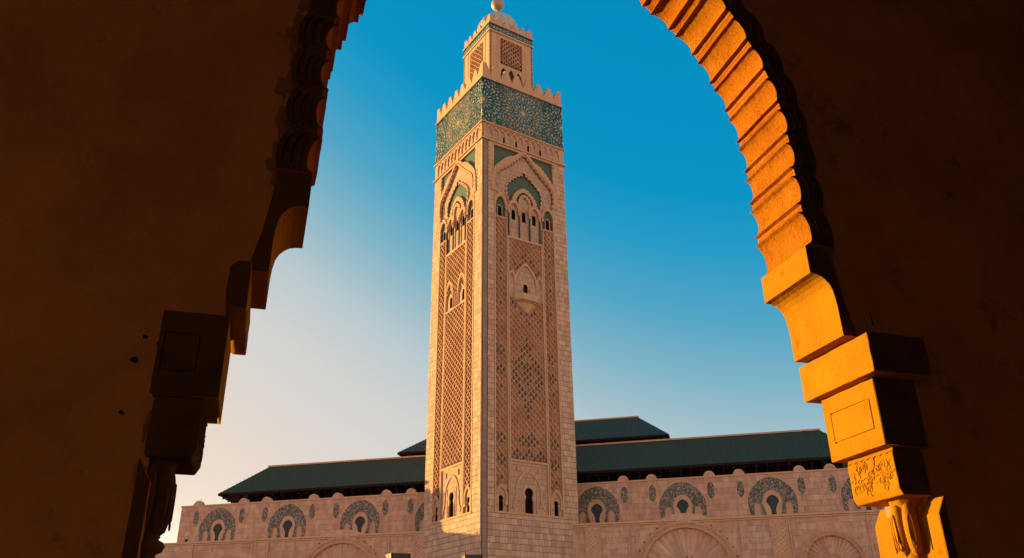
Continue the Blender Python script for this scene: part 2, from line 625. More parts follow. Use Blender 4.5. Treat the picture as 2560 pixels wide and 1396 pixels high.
for k, off in ((0, 0.0), (1, .30)):
    left = 1.75 if k == 0 else .02
    stones(k, left, 3.45 + off, 27.9, 118.3)
    stones(k, 21.3 + off, 24.98, 27.9, 118.3)
    stones(k, left, 24.98, 12.0, 27.9)
    if k == 0:
        stones(k, .02, .30, 12.0, 118.3)
stone_list.sort(key=lambda s_: abs(s_[3] - 22) if s_[3] > 17 else 900)
for i, (k, a, b, z0, z1, dw) in enumerate(stone_list[:300]):
    m_ = MB(face_frame(*FACES[k][:3]))
    m_.stone(a, b, -.55, dw, z0, z1)
    m_.build('stone', M_stone, MIN, fix=False)
rest = MB()
for (k, a, b, z0, z1, dw) in stone_list[300:]:
    rest.fr = face_frame(*FACES[k][:3])
    rest.stone(a, b, -.55, dw, z0, z1)
rest.build('stonework', M_stone, MIN, kind='stuff', fix=False)

# grey shaft strip with two dark grooves at the near corner of the right face
fr0 = face_frame(*FACES[0][:3])
plate('corner_strip', [rect(.44, 1.60, 12, 118.3)], -.4, .02, fr0, M_shaft, MIN)
for a in (.30, 1.60):
    plate('groove_shade_strip', [rect(a + .01, a + .12, 12, 118.3)], -.5, .03, fr0, M_dark, MIN)  # dark of the grooves laid on as thin raised strips

# ---- lattice tile with fleur-shaped hole (shared meshes)
TX, TZ = .755, .765


def fleur_r(t):
    """radius of the carved fleur at angle t (0 = right, 90 = up)"""
    d = (math.degrees(t) + 360) % 360
    r = .17
    for c_, wd, rr in ((90, 42, .56), (28, 20, .24), (152, 20, .24), (-22, 34, .60), (202, 34, .60), (270, 34, .58)):
        dd = abs((d - c_ + 180) % 360 - 180)
        if dd < wd:
            r = max(r, rr * (1 - (dd / wd) ** 2) ** .5)
    return r


def lattice_mesh(rim=.20):
    n = 32
    m_ = MB()
    out, mid, inn = [], [], []
    for i in range(n):
        t = 2 * math.pi * i / n
        cx, sx = math.cos(t), math.sin(t)
        rd = 1 / (abs(cx) / TX + abs(sx) / TZ)
        rf = min(fleur_r(t), rd - .12)
        out.append((cx * rd, sx * rd))
        mid.append((cx * max(rd - .11, rf + .02), sx * max(rd - .11, rf + .02)))
        inn.append((cx * rf, sx * rf))
    vs = [(x, -rim, z) for x, z in out] + [(x, -rim, z) for x, z in mid] + [(x, 0.0, z) for x, z in mid] \
        + [(x, .02, z) for x, z in inn] + [(x, .42, z) for x, z in inn]
    fs = []
    for j in range(4):
        for i in range(n):
            i2 = (i + 1) % n
            fs.append((j * n + i, j * n + i2, (j + 1) * n + i2, (j + 1) * n + i))
    m_.add(vs, fs)
    return m_.mesh('lattice_tile')


TILE = lattice_mesh()
TILE.materials.append(M_lat)
CELL = MB()
CELL.add([(-.62, 0, 0), (0, 0, -.62), (.62, 0, 0), (0, 0, .62)], [(0, 1, 2, 3)])
CELL = CELL.mesh('green_inlay')
CELL.materials.append(M_green_cell)
tiles, greens = [], []


def is_green(strip, v_, z):
    if strip:
        for zt_ in (90.8, 86.2, 81.6, 75.3, 64.5, 59.9, 55.4, 44.6, 40.0):
            if abs(v_) / .76 + abs(z - (zt_ - .77)) / .77 < 1.2:
                return True
        return any(abs(v_) < .3 and abs(z - q) < .4 for q in (79.2, 68.5, 48.4, 35.6))
    d = abs(v_) / 4.6 + abs(z - 58.8) / 9.2
    if d < 1.0:
        return not (.36 < d < .58) and rnd.random() < .95
    d = abs(v_) / 4.6 + abs(z - 40.0) / 8.0
    if d < 1.0:
        return not (.40 < d < .55) and rnd.random() < .9
    d = abs(v_) / 4.9 + abs(z - 77.5) / 7.5
    if d < 1 and z < 77.5:
        return rnd.random() < (.75 if abs(v_) > .3 * (77.5 - z) else .5)
    d = abs(v_) / 5.5 + abs(z - 84) / 6.5
    if d < 1 and z > 83:
        return rnd.random() < .62
    return abs(v_) < .3 and any(abs(z - q) < .4 for q in (52.2, 49.2, 67.7))


def lattice(k, vc, hw, z0, z1, strip, skip=None):
    z = z0
    i = 0
    while z < z1:
        base = 0 if i % 2 == 0 else TX
        xs = [base + 2 * TX * j for j in range(-5, 6)]
        for x in xs:
            if abs(x) > hw + .05 or (skip and skip(x, z)):
                continue
            tiles.append((k, vc + x, z))
            if k == 0 and is_green(strip, x, z):
                greens.append((k, vc + x, z))
        z += TZ
        i += 1


def niche_half_R():
    return [(0, 86.6), (.9, 85.8), (2.0, 84.4), (2.9, 82.6), (3.0, 81.4), (4.75, 83.2)]


for k, off in ((0, 0.0), (1, .30)):
    C0 = 12.3 + off
    lattice(k, C0, 4.5, 39.9, 77.2, False, skip=(lambda x, z: z > 73.6 and abs(x) < (z - 73.2) * 1.1) if k == 0 else None)
    if k == 0:
        lattice(k, C0, 4.5, 82.9, 92.4, False, skip=lambda x, z: abs(x) < (86.6 - z) * .95 and z < 86.6)
    else:
        lattice(k, C0, 4.5, 81.6, 92.4, False, skip=lambda x, z: abs(abs(x) - 3.0) < (83.6 - z) * .62 and z < 83.6)
    for sgn in (-1, 1):
        lattice(k, C0 + sgn * 7.03, .78, 33.8, 97.3, True)
tiles.sort(key=lambda q: (q[2] + (0 if q[0] == 0 else 14)))
lat = MB()
for i, (k, a, z) in enumerate(tiles):
    o_, r_, n__, rz_ = FACES[k]
    fr = face_frame(o_, r_, n__)
    if i < 300:
        link('lattice_tile', TILE, None, MIN, loc=fr(a, -.16, z), rz=rz_)
    else:
        P = fr(a, -.16, z)
        c_, s_ = math.cos(rz_), math.sin(rz_)
        lat.add([(P[0] + c_ * q.co.x - s_ * q.co.y, P[1] + s_ * q.co.x + c_ * q.co.y, P[2] + q.co.z) for q in TILE.vertices],
                [tuple(p_.vertices) for p_ in TILE.polygons])
lat.build('lattice_work', M_lat, MIN, kind='stuff', fix=False)
for (k, a, z) in greens[:300]:
    o_, r_, n__, rz_ = FACES[k]
    link('green_inlay', CELL, None, MIN, loc=face_frame(o_, r_, n__)(a, -.205, z), rz=rz_)

for k, off in ((0, 0.0), (1, .30)):
    fr = face_frame(*FACES[k][:3])
    M_field = M_field_x if k == 0 else M_field_y
    VC = 12.35 + off
    # backs behind the lattices
    for a0, a1, z0, z1 in ((VC - 8.5, VC - 5.4, 33, 97.6), (VC + 5.4, VC + 8.5, 33, 97.6), (VC - 4.8, VC + 4.8, 39.3, 92.7)):
        plate('lattice_back', [rect(a0, a1, z0, z1)], -.66, -.55 if k else -.30, fr, M_hole_shade if k else M_lat, MIN)  # left backs coloured dark as shade inside the holes
    # vertical and horizontal ribs between the panels
    for a0, a1, z0, z1 in ((-8.82, -8.50, 28.3, 105.6), (-5.42, -5.18, 28.3, 97.6), (-5.02, -4.70, 28.3, 93.2), (4.70, 5.02, 28.3, 93.2),
                           (5.18, 5.42, 28.3, 97.6), (8.50, 8.90, 28.3, 105.6)):
        plate('rib', [rect(VC + a0, VC + a1, z0, z1)], -.6, .08, fr, M_smooth, MIN)
    for z0, z1 in ((92.65, 93.15), (39.0, 39.45)):
        plate('rib', [rect(VC - 4.70, VC + 4.70, z0, z1)], -.6, .05, fr, M_smooth, MIN)
    for a in (-7.03, 7.03):
        plate('rib', [rect(VC + a - 1.5, VC + a + 1.5, 97.45, 97.75)], -.6, .03, fr, M_smooth, MIN)
    plate('sill', [rect(VC - 8.9, VC + 8.95, 27.9, 28.3)], -.5, .22, fr, M_smooth, MIN)
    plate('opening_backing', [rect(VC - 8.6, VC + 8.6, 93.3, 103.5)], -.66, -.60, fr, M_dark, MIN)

    # ---------- great arch: spandrels, field, band
    plate('green_spandrel', [rect(VC - 9.42, VC + 9.6, 102.0, 117.75)], -.62, -.52, fr, M_green, MIN)
    mb = MB(fr)
    for q in (rect(VC - 10.1, VC - 9.42, 106, 118.35), rect(VC + 9.6, VC + 10.15, 106, 118.35), rect(VC - 9.42, VC + 9.6, 117.75, 118.35)):
        mb.prism(q, -.58, .04)
    mb.build('arch_frame', M_smooth, MIN)
    inner = [(0, 117.0), (1.0, 116.0), (2.2, 114.75), (4.9, 112.0), (6.9, 110.5), (8.2, 108.9), (8.5, 106.5), (8.35, 105.3)]
    outer = [(0, 118.3), (1.85, 117.1), (2.2, 116.3), (4.9, 115.2), (7.3, 112.7), (9.0, 110.6), (9.42, 108.5), (9.42, 105.3)]
    inn = lobes(sym(inner, VC), 1.25, .42, 5)
    out = lobes(sym(outer, VC), 1.1, .34, 4)
    field_h = [(0, 112.2), (.3, 111.0), (1.3, 110.7), (3.2, 109.1), (4.7, 107.6), (4.98, 105.6), (4.3, 102.8)]
    gf = lobes(sym(field_h, VC), 1.15, .42, 5)
    nich = []
    for a in (-7.03, 7.03):
        nh = [(0, 103.3), (.9, 102.5), (1.3, 101.2), (1.25, 100.2), (1.38, 98.9), (1.38, 97.8)]
        nich.append(lobes(sym(nh, VC + a), .75, .24))
    wins = [arch_poly(VC + a, .56, 98.05, 100.2, 100.85) for a in (-3.15, -.12, 2.92)]
    fieldpoly = [(VC - 8.5, 97.75), (VC - 5.42, 97.75), (VC - 5.42, 93.15), (VC + 5.42, 93.15), (VC + 5.42, 97.75), (VC + 8.5, 97.75)] \
        + [(VC + 8.7, 105)] + list(reversed([(a, z + .25) for a, z in sym(inner, VC)])) + [(VC - 8.7, 105)]
    plate('arch_field', [fieldpoly, gf] + nich + wins, -.47, -.36, fr, M_field, MIN)
    plate('arch_band', [inn + list(reversed(out))], -.46, .30, fr, M_carve, MIN)
    i2 = lobes([(a, z + .55) for a, z in sym(inner, VC)], .55, .12, 3)
    o2 = [(a, z + .28) for a, z in i2]
    plate('arch_moulding', [i2 + list(reversed(o2))], .28, .48, fr, M_carve, MIN)
    gi = [(VC + (a - VC) * 1.06, 104 + (z - 104) * 1.05) for a, z in gf]
    plate('field_moulding', [gf + list(reversed(gi))], -.46, .0, fr, M_carve, MIN)
    for sg in (-1, 1):
        plate('corbel', [rect(VC + sg * 9.0 - .75, VC + sg * 9.0 + .75, 104.4, 105.3)], -.2, .28, fr, M_carve, MIN)
    # nested scalloped arches over three windows
    co = lobes(smoothc(sym([(0, 107.4), (1.9, 106.2), (3.1, 104.6), (3.65, 102.6)], VC)), .95, .34)
    ci = lobes(smoothc(sym([(0, 106.3), (1.3, 105.5), (2.2, 104.2), (2.5, 102.6)], VC)), .85, .3)
    plate('scalloped_arch', [co + list(reversed(ci))], -.45, .10, fr, M_carve, MIN)
    co = lobes(smoothc(sym([(0, 105.6), (1.3, 104.6), (1.65, 103.3), (1.5, 101.2)], VC)), .8, .28)
    ci = lobes(smoothc(sym([(0, 104.9), (.75, 104.2), (1.05, 103.3), (.95, 101.2)], VC)), .7, .24)
    plate('scalloped_arch', [co + list(reversed(ci))], -.35, .2, fr, M_carve, MIN)
    plate('tympanum', [sym([(0, 105.3), (1.3, 104.4), (1.4, 103), (1.3, 100.9)], VC)], -.45, -.22, fr, M_field, MIN)
    for a in (-3.15, 2.95):
        co = lobes(smoothc(sym([(0, 103.3), (1.1, 102.6), (1.55, 101.4), (1.5, 100.3)], VC + a)), .8, .28)
        ci = lobes(smoothc(sym([(0, 102.5), (.65, 101.9), (.95, 101.0), (.9, 100.3)], VC + a)), .65, .22)
        plate('scalloped_arch', [co + list(reversed(ci))], -.3, .15, fr, M_carve, MIN)
    for a in (-4.72, -1.65, 1.4, 4.45):
        m_ = MB(fr)
        m_.lathe([(.20, 93.25), (.20, 99.4)], VC + a, -.02, 10)
        m_.build('column', M_marble, MIN, smooth=True)
        m_ = MB(fr)
        m_.lathe([(.22, 99.35), (.30, 99.6), (.26, 99.9), (.42, 100.5), (.50, 100.9)], VC + a, -.02, 10)
        m_.box(VC + a - .5, VC + a + .5, -.4, .35, 100.9, 101.5)
        m_.build('capital', M_carve, MIN)
    for a in (-7.03, 7.03):
        plate('niche_back', [rect(VC + a - 1.5, VC + a + 1.5, 97.75, 103.5), arch_poly(VC + a, .60, 98.0, 100.2, 100.95)], -.56, -.48, fr, M_green, MIN)
        so_ = arch_poly(VC + a, .76, 97.9, 100.2, 101.15)
        plate('window_surround', [so_, arch_poly(VC + a, .58, 97.9, 100.2, 100.93)], -.5, -.40, fr, M_smooth, MIN)
        nh = [(0, 104.3), (1.2, 103.2), (1.75, 101.6), (1.62, 99.8)]
        nc = [(0, 103.35), (.9, 102.5), (1.32, 101.2), (1.25, 99.8)]
        plate('niche_arch', [lobes(sym(nh, VC + a), .85, .3) + list(reversed(lobes(sym(nc, VC + a), .75, .24)))], -.3, .1, fr, M_carve, MIN)
        for sg in (-1, 1):
            m_ = MB(fr)
            m_.lathe([(.13, 97.8), (.13, 99.8), (.2, 100.1)], VC + a + sg * 1.22, -.25, 8)
            m_.build('column', M_marble, MIN)

    # ---------- frieze of small arches under the tiled band
    plate('frieze_wall', [rect(.56 if k == 0 else .3, 24.7, 118.6, 123.4)] +
          [arch_poly(VC + q, .34, 119.1, 120.7, 121.05) for q in (-5.74, -2.07, 1.63, 5.36)], -.52, -.22, fr, M_field, MIN)
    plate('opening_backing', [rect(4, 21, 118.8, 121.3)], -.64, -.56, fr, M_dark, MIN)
    bays = [VC - 11.15 + 1.862 * j for j in range(13)]
    for j, a in enumerate(bays):
        m_ = MB(fr)
        m_.lathe([(.10, 118.7), (.10, 120.9), (.22, 121.25), (.26, 121.45)], a, -.08, 8)
        m_.build('colonnette', M_smooth, MIN)
    for a in bays[:-1]:
        c_ = a + .931
        ol = [(a + .02, 121.4), (a + .02, 123.35), (a + 1.84, 123.35), (a + 1.84, 121.4)] + \
            [q for q in reversed(lobes([(a + .22, 121.4), (a + .40, 122.1), (c_, 122.6), (a + 1.46, 122.1), (a + 1.64, 121.4)], .36, .1, 3))]
        tri = [(a + .14, 123.1), (a + .75, 123.1), (a + .14, 122.35)]
        tri2 = [(a + 1.72, 123.1), (a + 1.72, 122.35), (a + 1.11, 123.1)]
        plate('frieze_arch', [ol, tri, tri2], -.24, .06, fr, M_carve, MIN)
    for a0, a1 in ((.02, VC - 11.2), (VC + 11.22, 24.98)):
        plate('frieze_end', [rect(a0, a1, 118.7, 123.4)], -.5, -.02, fr, M_smooth, MIN)

# cornices running round the tower
for z0, z1, pr in ((118.35, 118.75, .42), (123.35, 123.72, .34), (137.15, 137.5, .34), (137.5, 138.75, .02)):
    m_ = MB()
    h = 12.5 + pr
    m_.box(-h, h, -h, h, z0 + H0, z1 + H0)
    m_.build('cornice', M_smooth, MIN)

# ---------- balcony niche on the right face
fr = fr0
VC = 12.35
nich_in = sym([(0, 86.3), (.9, 85.5), (1.9, 84.3), (2.7, 82.9), (2.95, 81.6), (2.95, 77.6)], VC)
plate('niche_wall', [rect(VC - 4.7, VC + 4.7, 77.3, 82.9) if False else
                     [(VC - 4.7, 77.3), (VC + 4.7, 77.3), (VC + 4.7, 82.9), (VC + 3.7, 84.0), (VC + 2.8, 83.6), (VC + 1.9, 85.2), (VC, 87.2),
                      (VC - 1.9, 85.2), (VC - 2.8, 83.6), (VC - 3.7, 84.0), (VC - 4.7, 82.9)],
                     arch_poly(VC - .1, .62, 78.9, 80.4, 81.35)], -.56, -.24, fr, M_field_x, MIN)
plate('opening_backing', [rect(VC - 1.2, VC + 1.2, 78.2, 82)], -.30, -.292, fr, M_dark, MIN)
plate('door_surround', [arch_poly(VC - .1, 1.05, 78.9, 80.3, 82.1), arch_poly(VC - .1, .62, 78.9, 80.4, 81.35)], -.4, -.14, fr, M_smooth, MIN)
co = lobes(sym([(0, 87.0), (1.0, 86.0), (2.1, 84.7), (3.0, 83.1), (3.2, 81.4)], VC), .7, .14)
ci = lobes(sym([(0, 86.2), (.9, 85.4), (1.8, 84.2), (2.6, 82.8), (2.7, 81.4)], VC), .6, .12)
plate('niche_arch', [co + list(reversed(ci))], -.35, .08, fr, M_carve, MIN)
for sg in (-1, 1):
    co = lobes(sym([(0, 84.3), (.5, 83.7), (.95, 82.6), (.95, 81.4)], VC + sg * 3.95), .5, .1)
    ci = lobes(sym([(0, 83.5), (.35, 83.0), (.6, 82.2), (.6, 81.4)], VC + sg * 3.95), .45, .1)
    plate('niche_arch', [co + list(reversed(ci))], -.35, .06, fr, M_carve, MIN)
    for q in (3.05, 4.55):
        m_ = MB(fr)
        m_.lathe([(.15, 77.6), (.15, 81.0), (.3, 81.5)], VC + sg * q, -.15, 8)
        m_.build('colonnette', M_smooth, MIN)


def oct_ring(h, p):
    return [(VC - h - .2, -.1), (VC - h * .55, p), (VC + h * .55, p), (VC + h + .2, -.1)]


def stack(levels):
    m_ = MB(fr)
    rings = [[(a, w_, z - .47 * p) for a, w_ in oct_ring(h, p)] for h, p, z in levels]
    vs = [q for r_ in rings for q in r_]
    fs = []
    for j in range(len(rings) - 1):
        for i in range(4):
            fs.append((j * 4 + i, j * 4 + (i + 1) % 4, (j + 1) * 4 + (i + 1) % 4, (j + 1) * 4 + i))
    fs += [(0, 1, 2, 3), tuple(range(len(vs) - 4, len(vs)))]
    m_.add(vs, fs)
    return m_


stack([(3.3, 1.45, 77.55), (3.3, 1.45, 78.95)]).build('balcony_parapet', M_smooth, MIN)
stack([(3.0, 1.15, 76.75), (3.15, 1.3, 77.0)]).build('balcony_moulding', M_smooth, MIN)
stack([(3.35, 1.5, 77.15), (3.55, 1.7, 77.35), (3.55, 1.7, 77.53)]).build('balcony_moulding', M_smooth, MIN)
stack([(.15, .05, 74.0), (1.1, .3, 74.9), (2.1, .6, 75.8), (2.85, .9, 76.72)]).build('balcony_corbel', M_smooth, MIN)
m_ = MB(fr)
for i in range(5):
    m_.box(VC - 1.0 + i * .45, VC - .94 + i * .45, -.05, .0, 78.96, 79.9)
m_.box(VC - 1.05, VC + .95, -.05, 0, 79.9, 79.97)
m_.build('railing', M_iron, MIN)

# ---------- twin window niche on the left face
fr1 = face_frame(*FACES[1][:3])
VC = 12.65
half = [(0, 80.2), (.5, 81.4), (1.4, 83.6), (3.0, 84.9), (3.9, 84.2), (4.7, 82.6)]
tw = [(VC - 4.7, 77.3), (VC + 4.7, 77.3)] + [(VC + a, z) for a, z in reversed(half)] + [(VC - a, z) for a, z in half[1:]]
plate('niche_wall', [tw] + [arch_poly(VC + a, .62, 77.9, 80.0, 80.75) for a in (-2.6, 3.45)], -.56, -.34, fr1, M_field_y, MIN)
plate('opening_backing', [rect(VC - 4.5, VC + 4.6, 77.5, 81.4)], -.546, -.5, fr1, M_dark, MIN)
for a in (-3.0, 3.0):
    co = lobes(smoothc(sym([(0, 85.2), (1.0, 84.2), (1.7, 82.6), (1.75, 80.5)], VC + a)), .6, .13)
    ci = lobes(smoothc(sym([(0, 84.4), (.75, 83.5), (1.25, 82.2), (1.3, 80.5)], VC + a)), .65, .22)
    plate('niche_arch', [co + list(reversed(ci))], -.35, .08, fr1, M_carve, MIN)
for a in (-4.6, -1.3, -.45, .45, 1.3, 4.6):
    m_ = MB(fr1)
    m_.lathe([(.15, 77.6), (.15, 80.6), (.3, 81.1)], VC + a, -.15, 8)
    m_.build('colonnette', M_smooth, MIN)
plate('rib', [rect(VC - 4.7, VC + 4.7, 77.0, 77.3)], -.6, .05, fr1, M_smooth, MIN)

# ---------- door storey at the bottom of each face
for k, off in ((0, 0.0), (1, .30)):
    fr = face_frame(*FACES[k][:3])
    VC = 12.35 + off
    M_field = M_field_x if k == 0 else M_field_y
    dc = VC - .15

    def key(c_, hw, z0, zs, zt_, rr, gap=.0):
        """horseshoe opening: legs, narrow neck, round head"""
        pts = [(c_ - hw, z0), (c_ - hw, zs)]
        cz = zt_ - rr
        for i in range(0, 17):
            t = math.pi + .78 - (math.pi + 1.56) * i / 16
            pts.append((c_ + rr * math.cos(t), cz + rr * math.sin(t)))
        return pts + [(c_ + hw, zs), (c_ + hw, z0)]
    door = key(dc, 1.08, 28.3, 30.9, 33.72, 1.12)
    plate('door_wall', [rect(VC - 4.7, VC + 4.7, 28.3, 39.0), door], -.56, -.24, fr, M_field, MIN)
    plate('door_surround', [key(dc, 1.4, 28.3, 30.7, 34.3, 1.7), door], -.26, -.14, fr, M_smooth, MIN)
    for a in (-2.05, 1.9):
        plate('alfiz', [rect(dc + a, dc + a + .16, 28.3, 34.7)], -.26, -.12, fr, M_smooth, MIN)
    plate('alfiz', [rect(dc - 1.88, dc + 1.89, 34.55, 34.7)], -.26, -.12, fr, M_smooth, MIN)
    co = lobes(sym([(0, 37.5), (1.5, 36.9), (2.7, 35.2), (3.3, 33.4), (3.3, 31.2), (4.2, 29.4)], dc), .62, .14)
    ci = lobes(sym([(0, 36.8), (1.2, 36.3), (2.25, 34.9), (2.8, 33.2), (2.8, 31.0), (3.8, 29.0)], dc), .55, .13)
    plate('blind_arch', [co + list(reversed(ci))], -.26, -.06, fr, M_carve, MIN)
    for sg in (-1, 1):
        plate('boss', [arch_poly(dc + sg * 2.75, .28, 37.0, 37.8, 38.2)], -.26, -.02, fr, M_carve, MIN)
        m_ = MB(fr)
        m_.lathe([(.13, 28.3), (.13, 30.3), (.25, 30.7)], dc + sg * 1.28, -.18, 8)
        m_.build('column', M_smooth, MIN)
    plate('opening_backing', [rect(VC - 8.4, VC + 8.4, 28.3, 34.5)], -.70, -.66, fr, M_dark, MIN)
    for a in (-7.1, 6.98):
        c_ = VC + a
        op = key(c_, .55, 28.3, 30.2, 31.62, .60)
        plate('window_wall', [[(c_ - 1.5, 28.3), (c_ + 1.5, 28.3), (c_ + 1.5, 32.6), (c_, 34.2), (c_ - 1.5, 32.6)], op], -.56, -.3, fr, M_field, MIN)
        co = lobes(smoothc(sym([(0, 34.0), (.9, 33.2), (1.4, 31.9), (1.35, 30.2)], c_)), .5, .12)
        ci = lobes(smoothc(sym([(0, 33.2), (.65, 32.6), (1.0, 31.6), (.95, 30.2)], c_)), .45, .11)
        plate('window_arch', [co + list(reversed(ci))], -.32, .0, fr, M_carve, MIN)
        for sg in (-1, 1):
            plate('impost', [rect(c_ + sg * 1.15 - .32, c_ + sg * 1.15 + .32, 29.7, 30.2)], -.35, .05, fr, M_smooth, MIN)

# ---------- tiled band with rosettes
Z0, Z1 = 123.72, 137.15
ZM = 130.4


def diamond(mb_, c_, z_, ang, l0, l1, wd, wl):
    """petal from radius l0 to l1 along ang"""
    ca, sa = math.cos(ang), math.sin(ang)
    lm = l0 + (l1 - l0) * wl
    q = [(l0, 0), (lm, wd), (l1, 0), (lm, -wd)]
    mb_.add([(c_ + x * ca - y * sa, mb_.w, z_ + x * sa + y * ca) for x, y in q] +
            [(c_ + x * ca - y * sa, -.02, z_ + x * sa + y * ca) for x, y in q],
            [(0, 1, 2, 3), (0, 4, 5, 1), (1, 5, 6, 2), (2, 6, 7, 3), (3, 7, 4, 0)])


RINGS = [  # material, count, phase, r0, r1, half width, widest at
    ('o', 16, 0, .85, 1.55, .17, .5), ('w', 16, .5, 1.65, 3.1, .20, .35), ('t', 16, 0, 2.0, 3.4, .14, .5), ('w', 16, 0, 3.2, 3.9, .17, .5),
    ('w', 16, .5, 3.55, 4.2, .15, .5), ('o', 16, 0, 4.15, 5.35, .36, .5), ('w', 16, .5, 4.6, 5.5, .2, .5), ('w', 16, .25, 5.6, 6.3, .16, .5), ('w', 16, .75, 5.6, 6.3, .16, .5)]
for k in (0, 1):
    fr = face_frame(*FACES[k][:3])
    for a0, a1, m__ in ((-.02, 6.3, M_zbase), (6.3, 18.4, M_zmid), (18.4, 25.02, M_zbase)):
        plate('tile_panel', [rect(a0, a1, Z0, Z1)], -.6, .0, fr, m__, MIN)
    for c_, lo, hi in ((12.4, 5.2, 19.8), (.1, .06, 7), (24.9, 18, 24.94)):
        lists = {'o': MB(fr), 'w': MB(fr), 't': MB(fr)}
        for key_, cnt, ph, r0, r1, wd, wl in RINGS:
            for i in range(cnt):
                t = 2 * math.pi * (i + ph) / cnt
                mid = (c_ + (r0 + r1) / 2 * math.cos(t), ZM + (r0 + r1) / 2 * math.sin(t))
                ok = all(lo <= c_ + rr * math.cos(t) <= hi for rr in (r0, r1)) and abs(mid[0] - c_) < 7 and \
                    Z0 + .2 < ZM + r1 * math.sin(t) < Z1 - .2
                if not ok:
                    continue
                L = lists[key_]
                L.w = .05
                diamond(L, c_, ZM, t, r0, r1, wd, wl)
                if key_ == 'o' and r0 > 4:
                    W = lists['w']
                    W.w = .08
                    diamond(W, c_, ZM, t, r0 + .28, r1 - .28, wd * .5, .5)
                    W.w = .05
        W = lists['w']
        W.w = .05
        n = 20
        vs = [(c_ + .72 * math.cos(2 * math.pi * i / n), .05, ZM + .72 * math.sin(2 * math.pi * i / n)) for i in range(n)]
        vs = [(min(max(a, .03), 24.97), b, z) for a, b, z in vs]
        W.add(vs, [tuple(range(n))])
        lists['w'].build('rosette_white', M_zwhite if k == 0 else M_zwhite_sunlit, MIN, kind='stuff', fix=False)
        lists['o'].build('rosette_ochre', M_zochre, MIN, kind='stuff', fix=False)
        lists['t'].build('rosette_teal', M_zteal, MIN, kind='stuff', fix=False)
    fl = {'w': MB(fr), 'o': MB(fr), 't': MB(fr)}
    for q in fl.values():
        q.w = .04
    for i in range(38):
        for j in range(20):
            a = .4 + .65 * i + rnd.uniform(-.18, .18)
            z = Z0 + .4 + .66 * j + rnd.uniform(-.15, .15)
            if min(math.hypot(a - c_, z - ZM) for c_ in (12.4, .1, 24.9)) < 5.7 or a > 24.5 or z > Z1 - .45:
                continue
            t = math.atan2(z - ZM, a - min((12.4, .1, 24.9), key=lambda c_: abs(a - c_))) + rnd.choice((0, math.pi / 2, .6, -.6))
            kk = rnd.choices(('w', 'o', 't'), (3, 3, 3) if k == 0 else (2, 6, 2))[0]  # more ochre on the left face for its warm sunlight
            L_ = rnd.uniform(.18, .36)
            diamond(fl[kk], a - L_ * math.cos(t), z - L_ * math.sin(t), t, 0, 2 * L_, L_ * .45, .5)
            if kk == 'o' and rnd.random() < .6:
                fl['w'].w = .07
                diamond(fl['w'], a - .13 * math.cos(t), z - .13 * math.sin(t), t, 0, .26, .06, .5)
                fl['w'].w = .04
    for kk, m__ in (('w', M_zwhite if k == 0 else M_zwhite_sunlit), ('o', M_zochre), ('t', M_zteal)):
        fl[kk].build('mosaic_filling', m__, MIN, kind='stuff', fix=False)
for k in (2, 3):
    plate('tile_panel', [rect(0, 25, Z0, Z1)], -.6, -.0, face_frame(*FACES[k][:3]), M_zbase, MIN)


def merlon_poly(c_, hw, z0, z1, steps, lo=None, hi=None):
    pts = []
    dz = (z1 - z0) / steps
    for i in range(steps):
        h = hw * (1 - i / steps * .78)
        pts += [(c_ - h, z0 + i * dz), (c_ - h, z0 + (i + 1) * dz)]
    pts += [(2 * c_ - a, z) for a, z in reversed(pts)]
    if lo is not None:
        pts = [(max(a, lo), z) for a, z in pts]
    if hi is not None:
        pts = [(min(a, hi), z) for a, z in pts]
    return pts


for k in range(4):
    fr = face_frame(*FACES[k][:3])
    for j in range(6):
        m_ = MB(fr)
        m_.prism(merlon_poly(12.5 + 3.4 * (j - 2.5), 1.62, 138.75, 142.1, 6), -.85, -.02)
        m_.build('merlon', M_smooth, MIN)
    # corner merlons: stepped half of each face
    m_ = MB(fr)
    m_.prism(merlon_poly(.55, 2.1, 138.75, 142.3, 6, lo=.0), -.85, -.01 if k % 2 else -.02)
    m_.build('corner_merlon', M_smooth, MIN)
    m_ = MB(fr)
    m_.prism(merlon_poly(24.45, 2.1, 138.75, 142.3, 6, hi=25.0), -.85, -.02 if k % 2 else -.01)
    m_.build('corner_merlon', M_smooth, MIN)

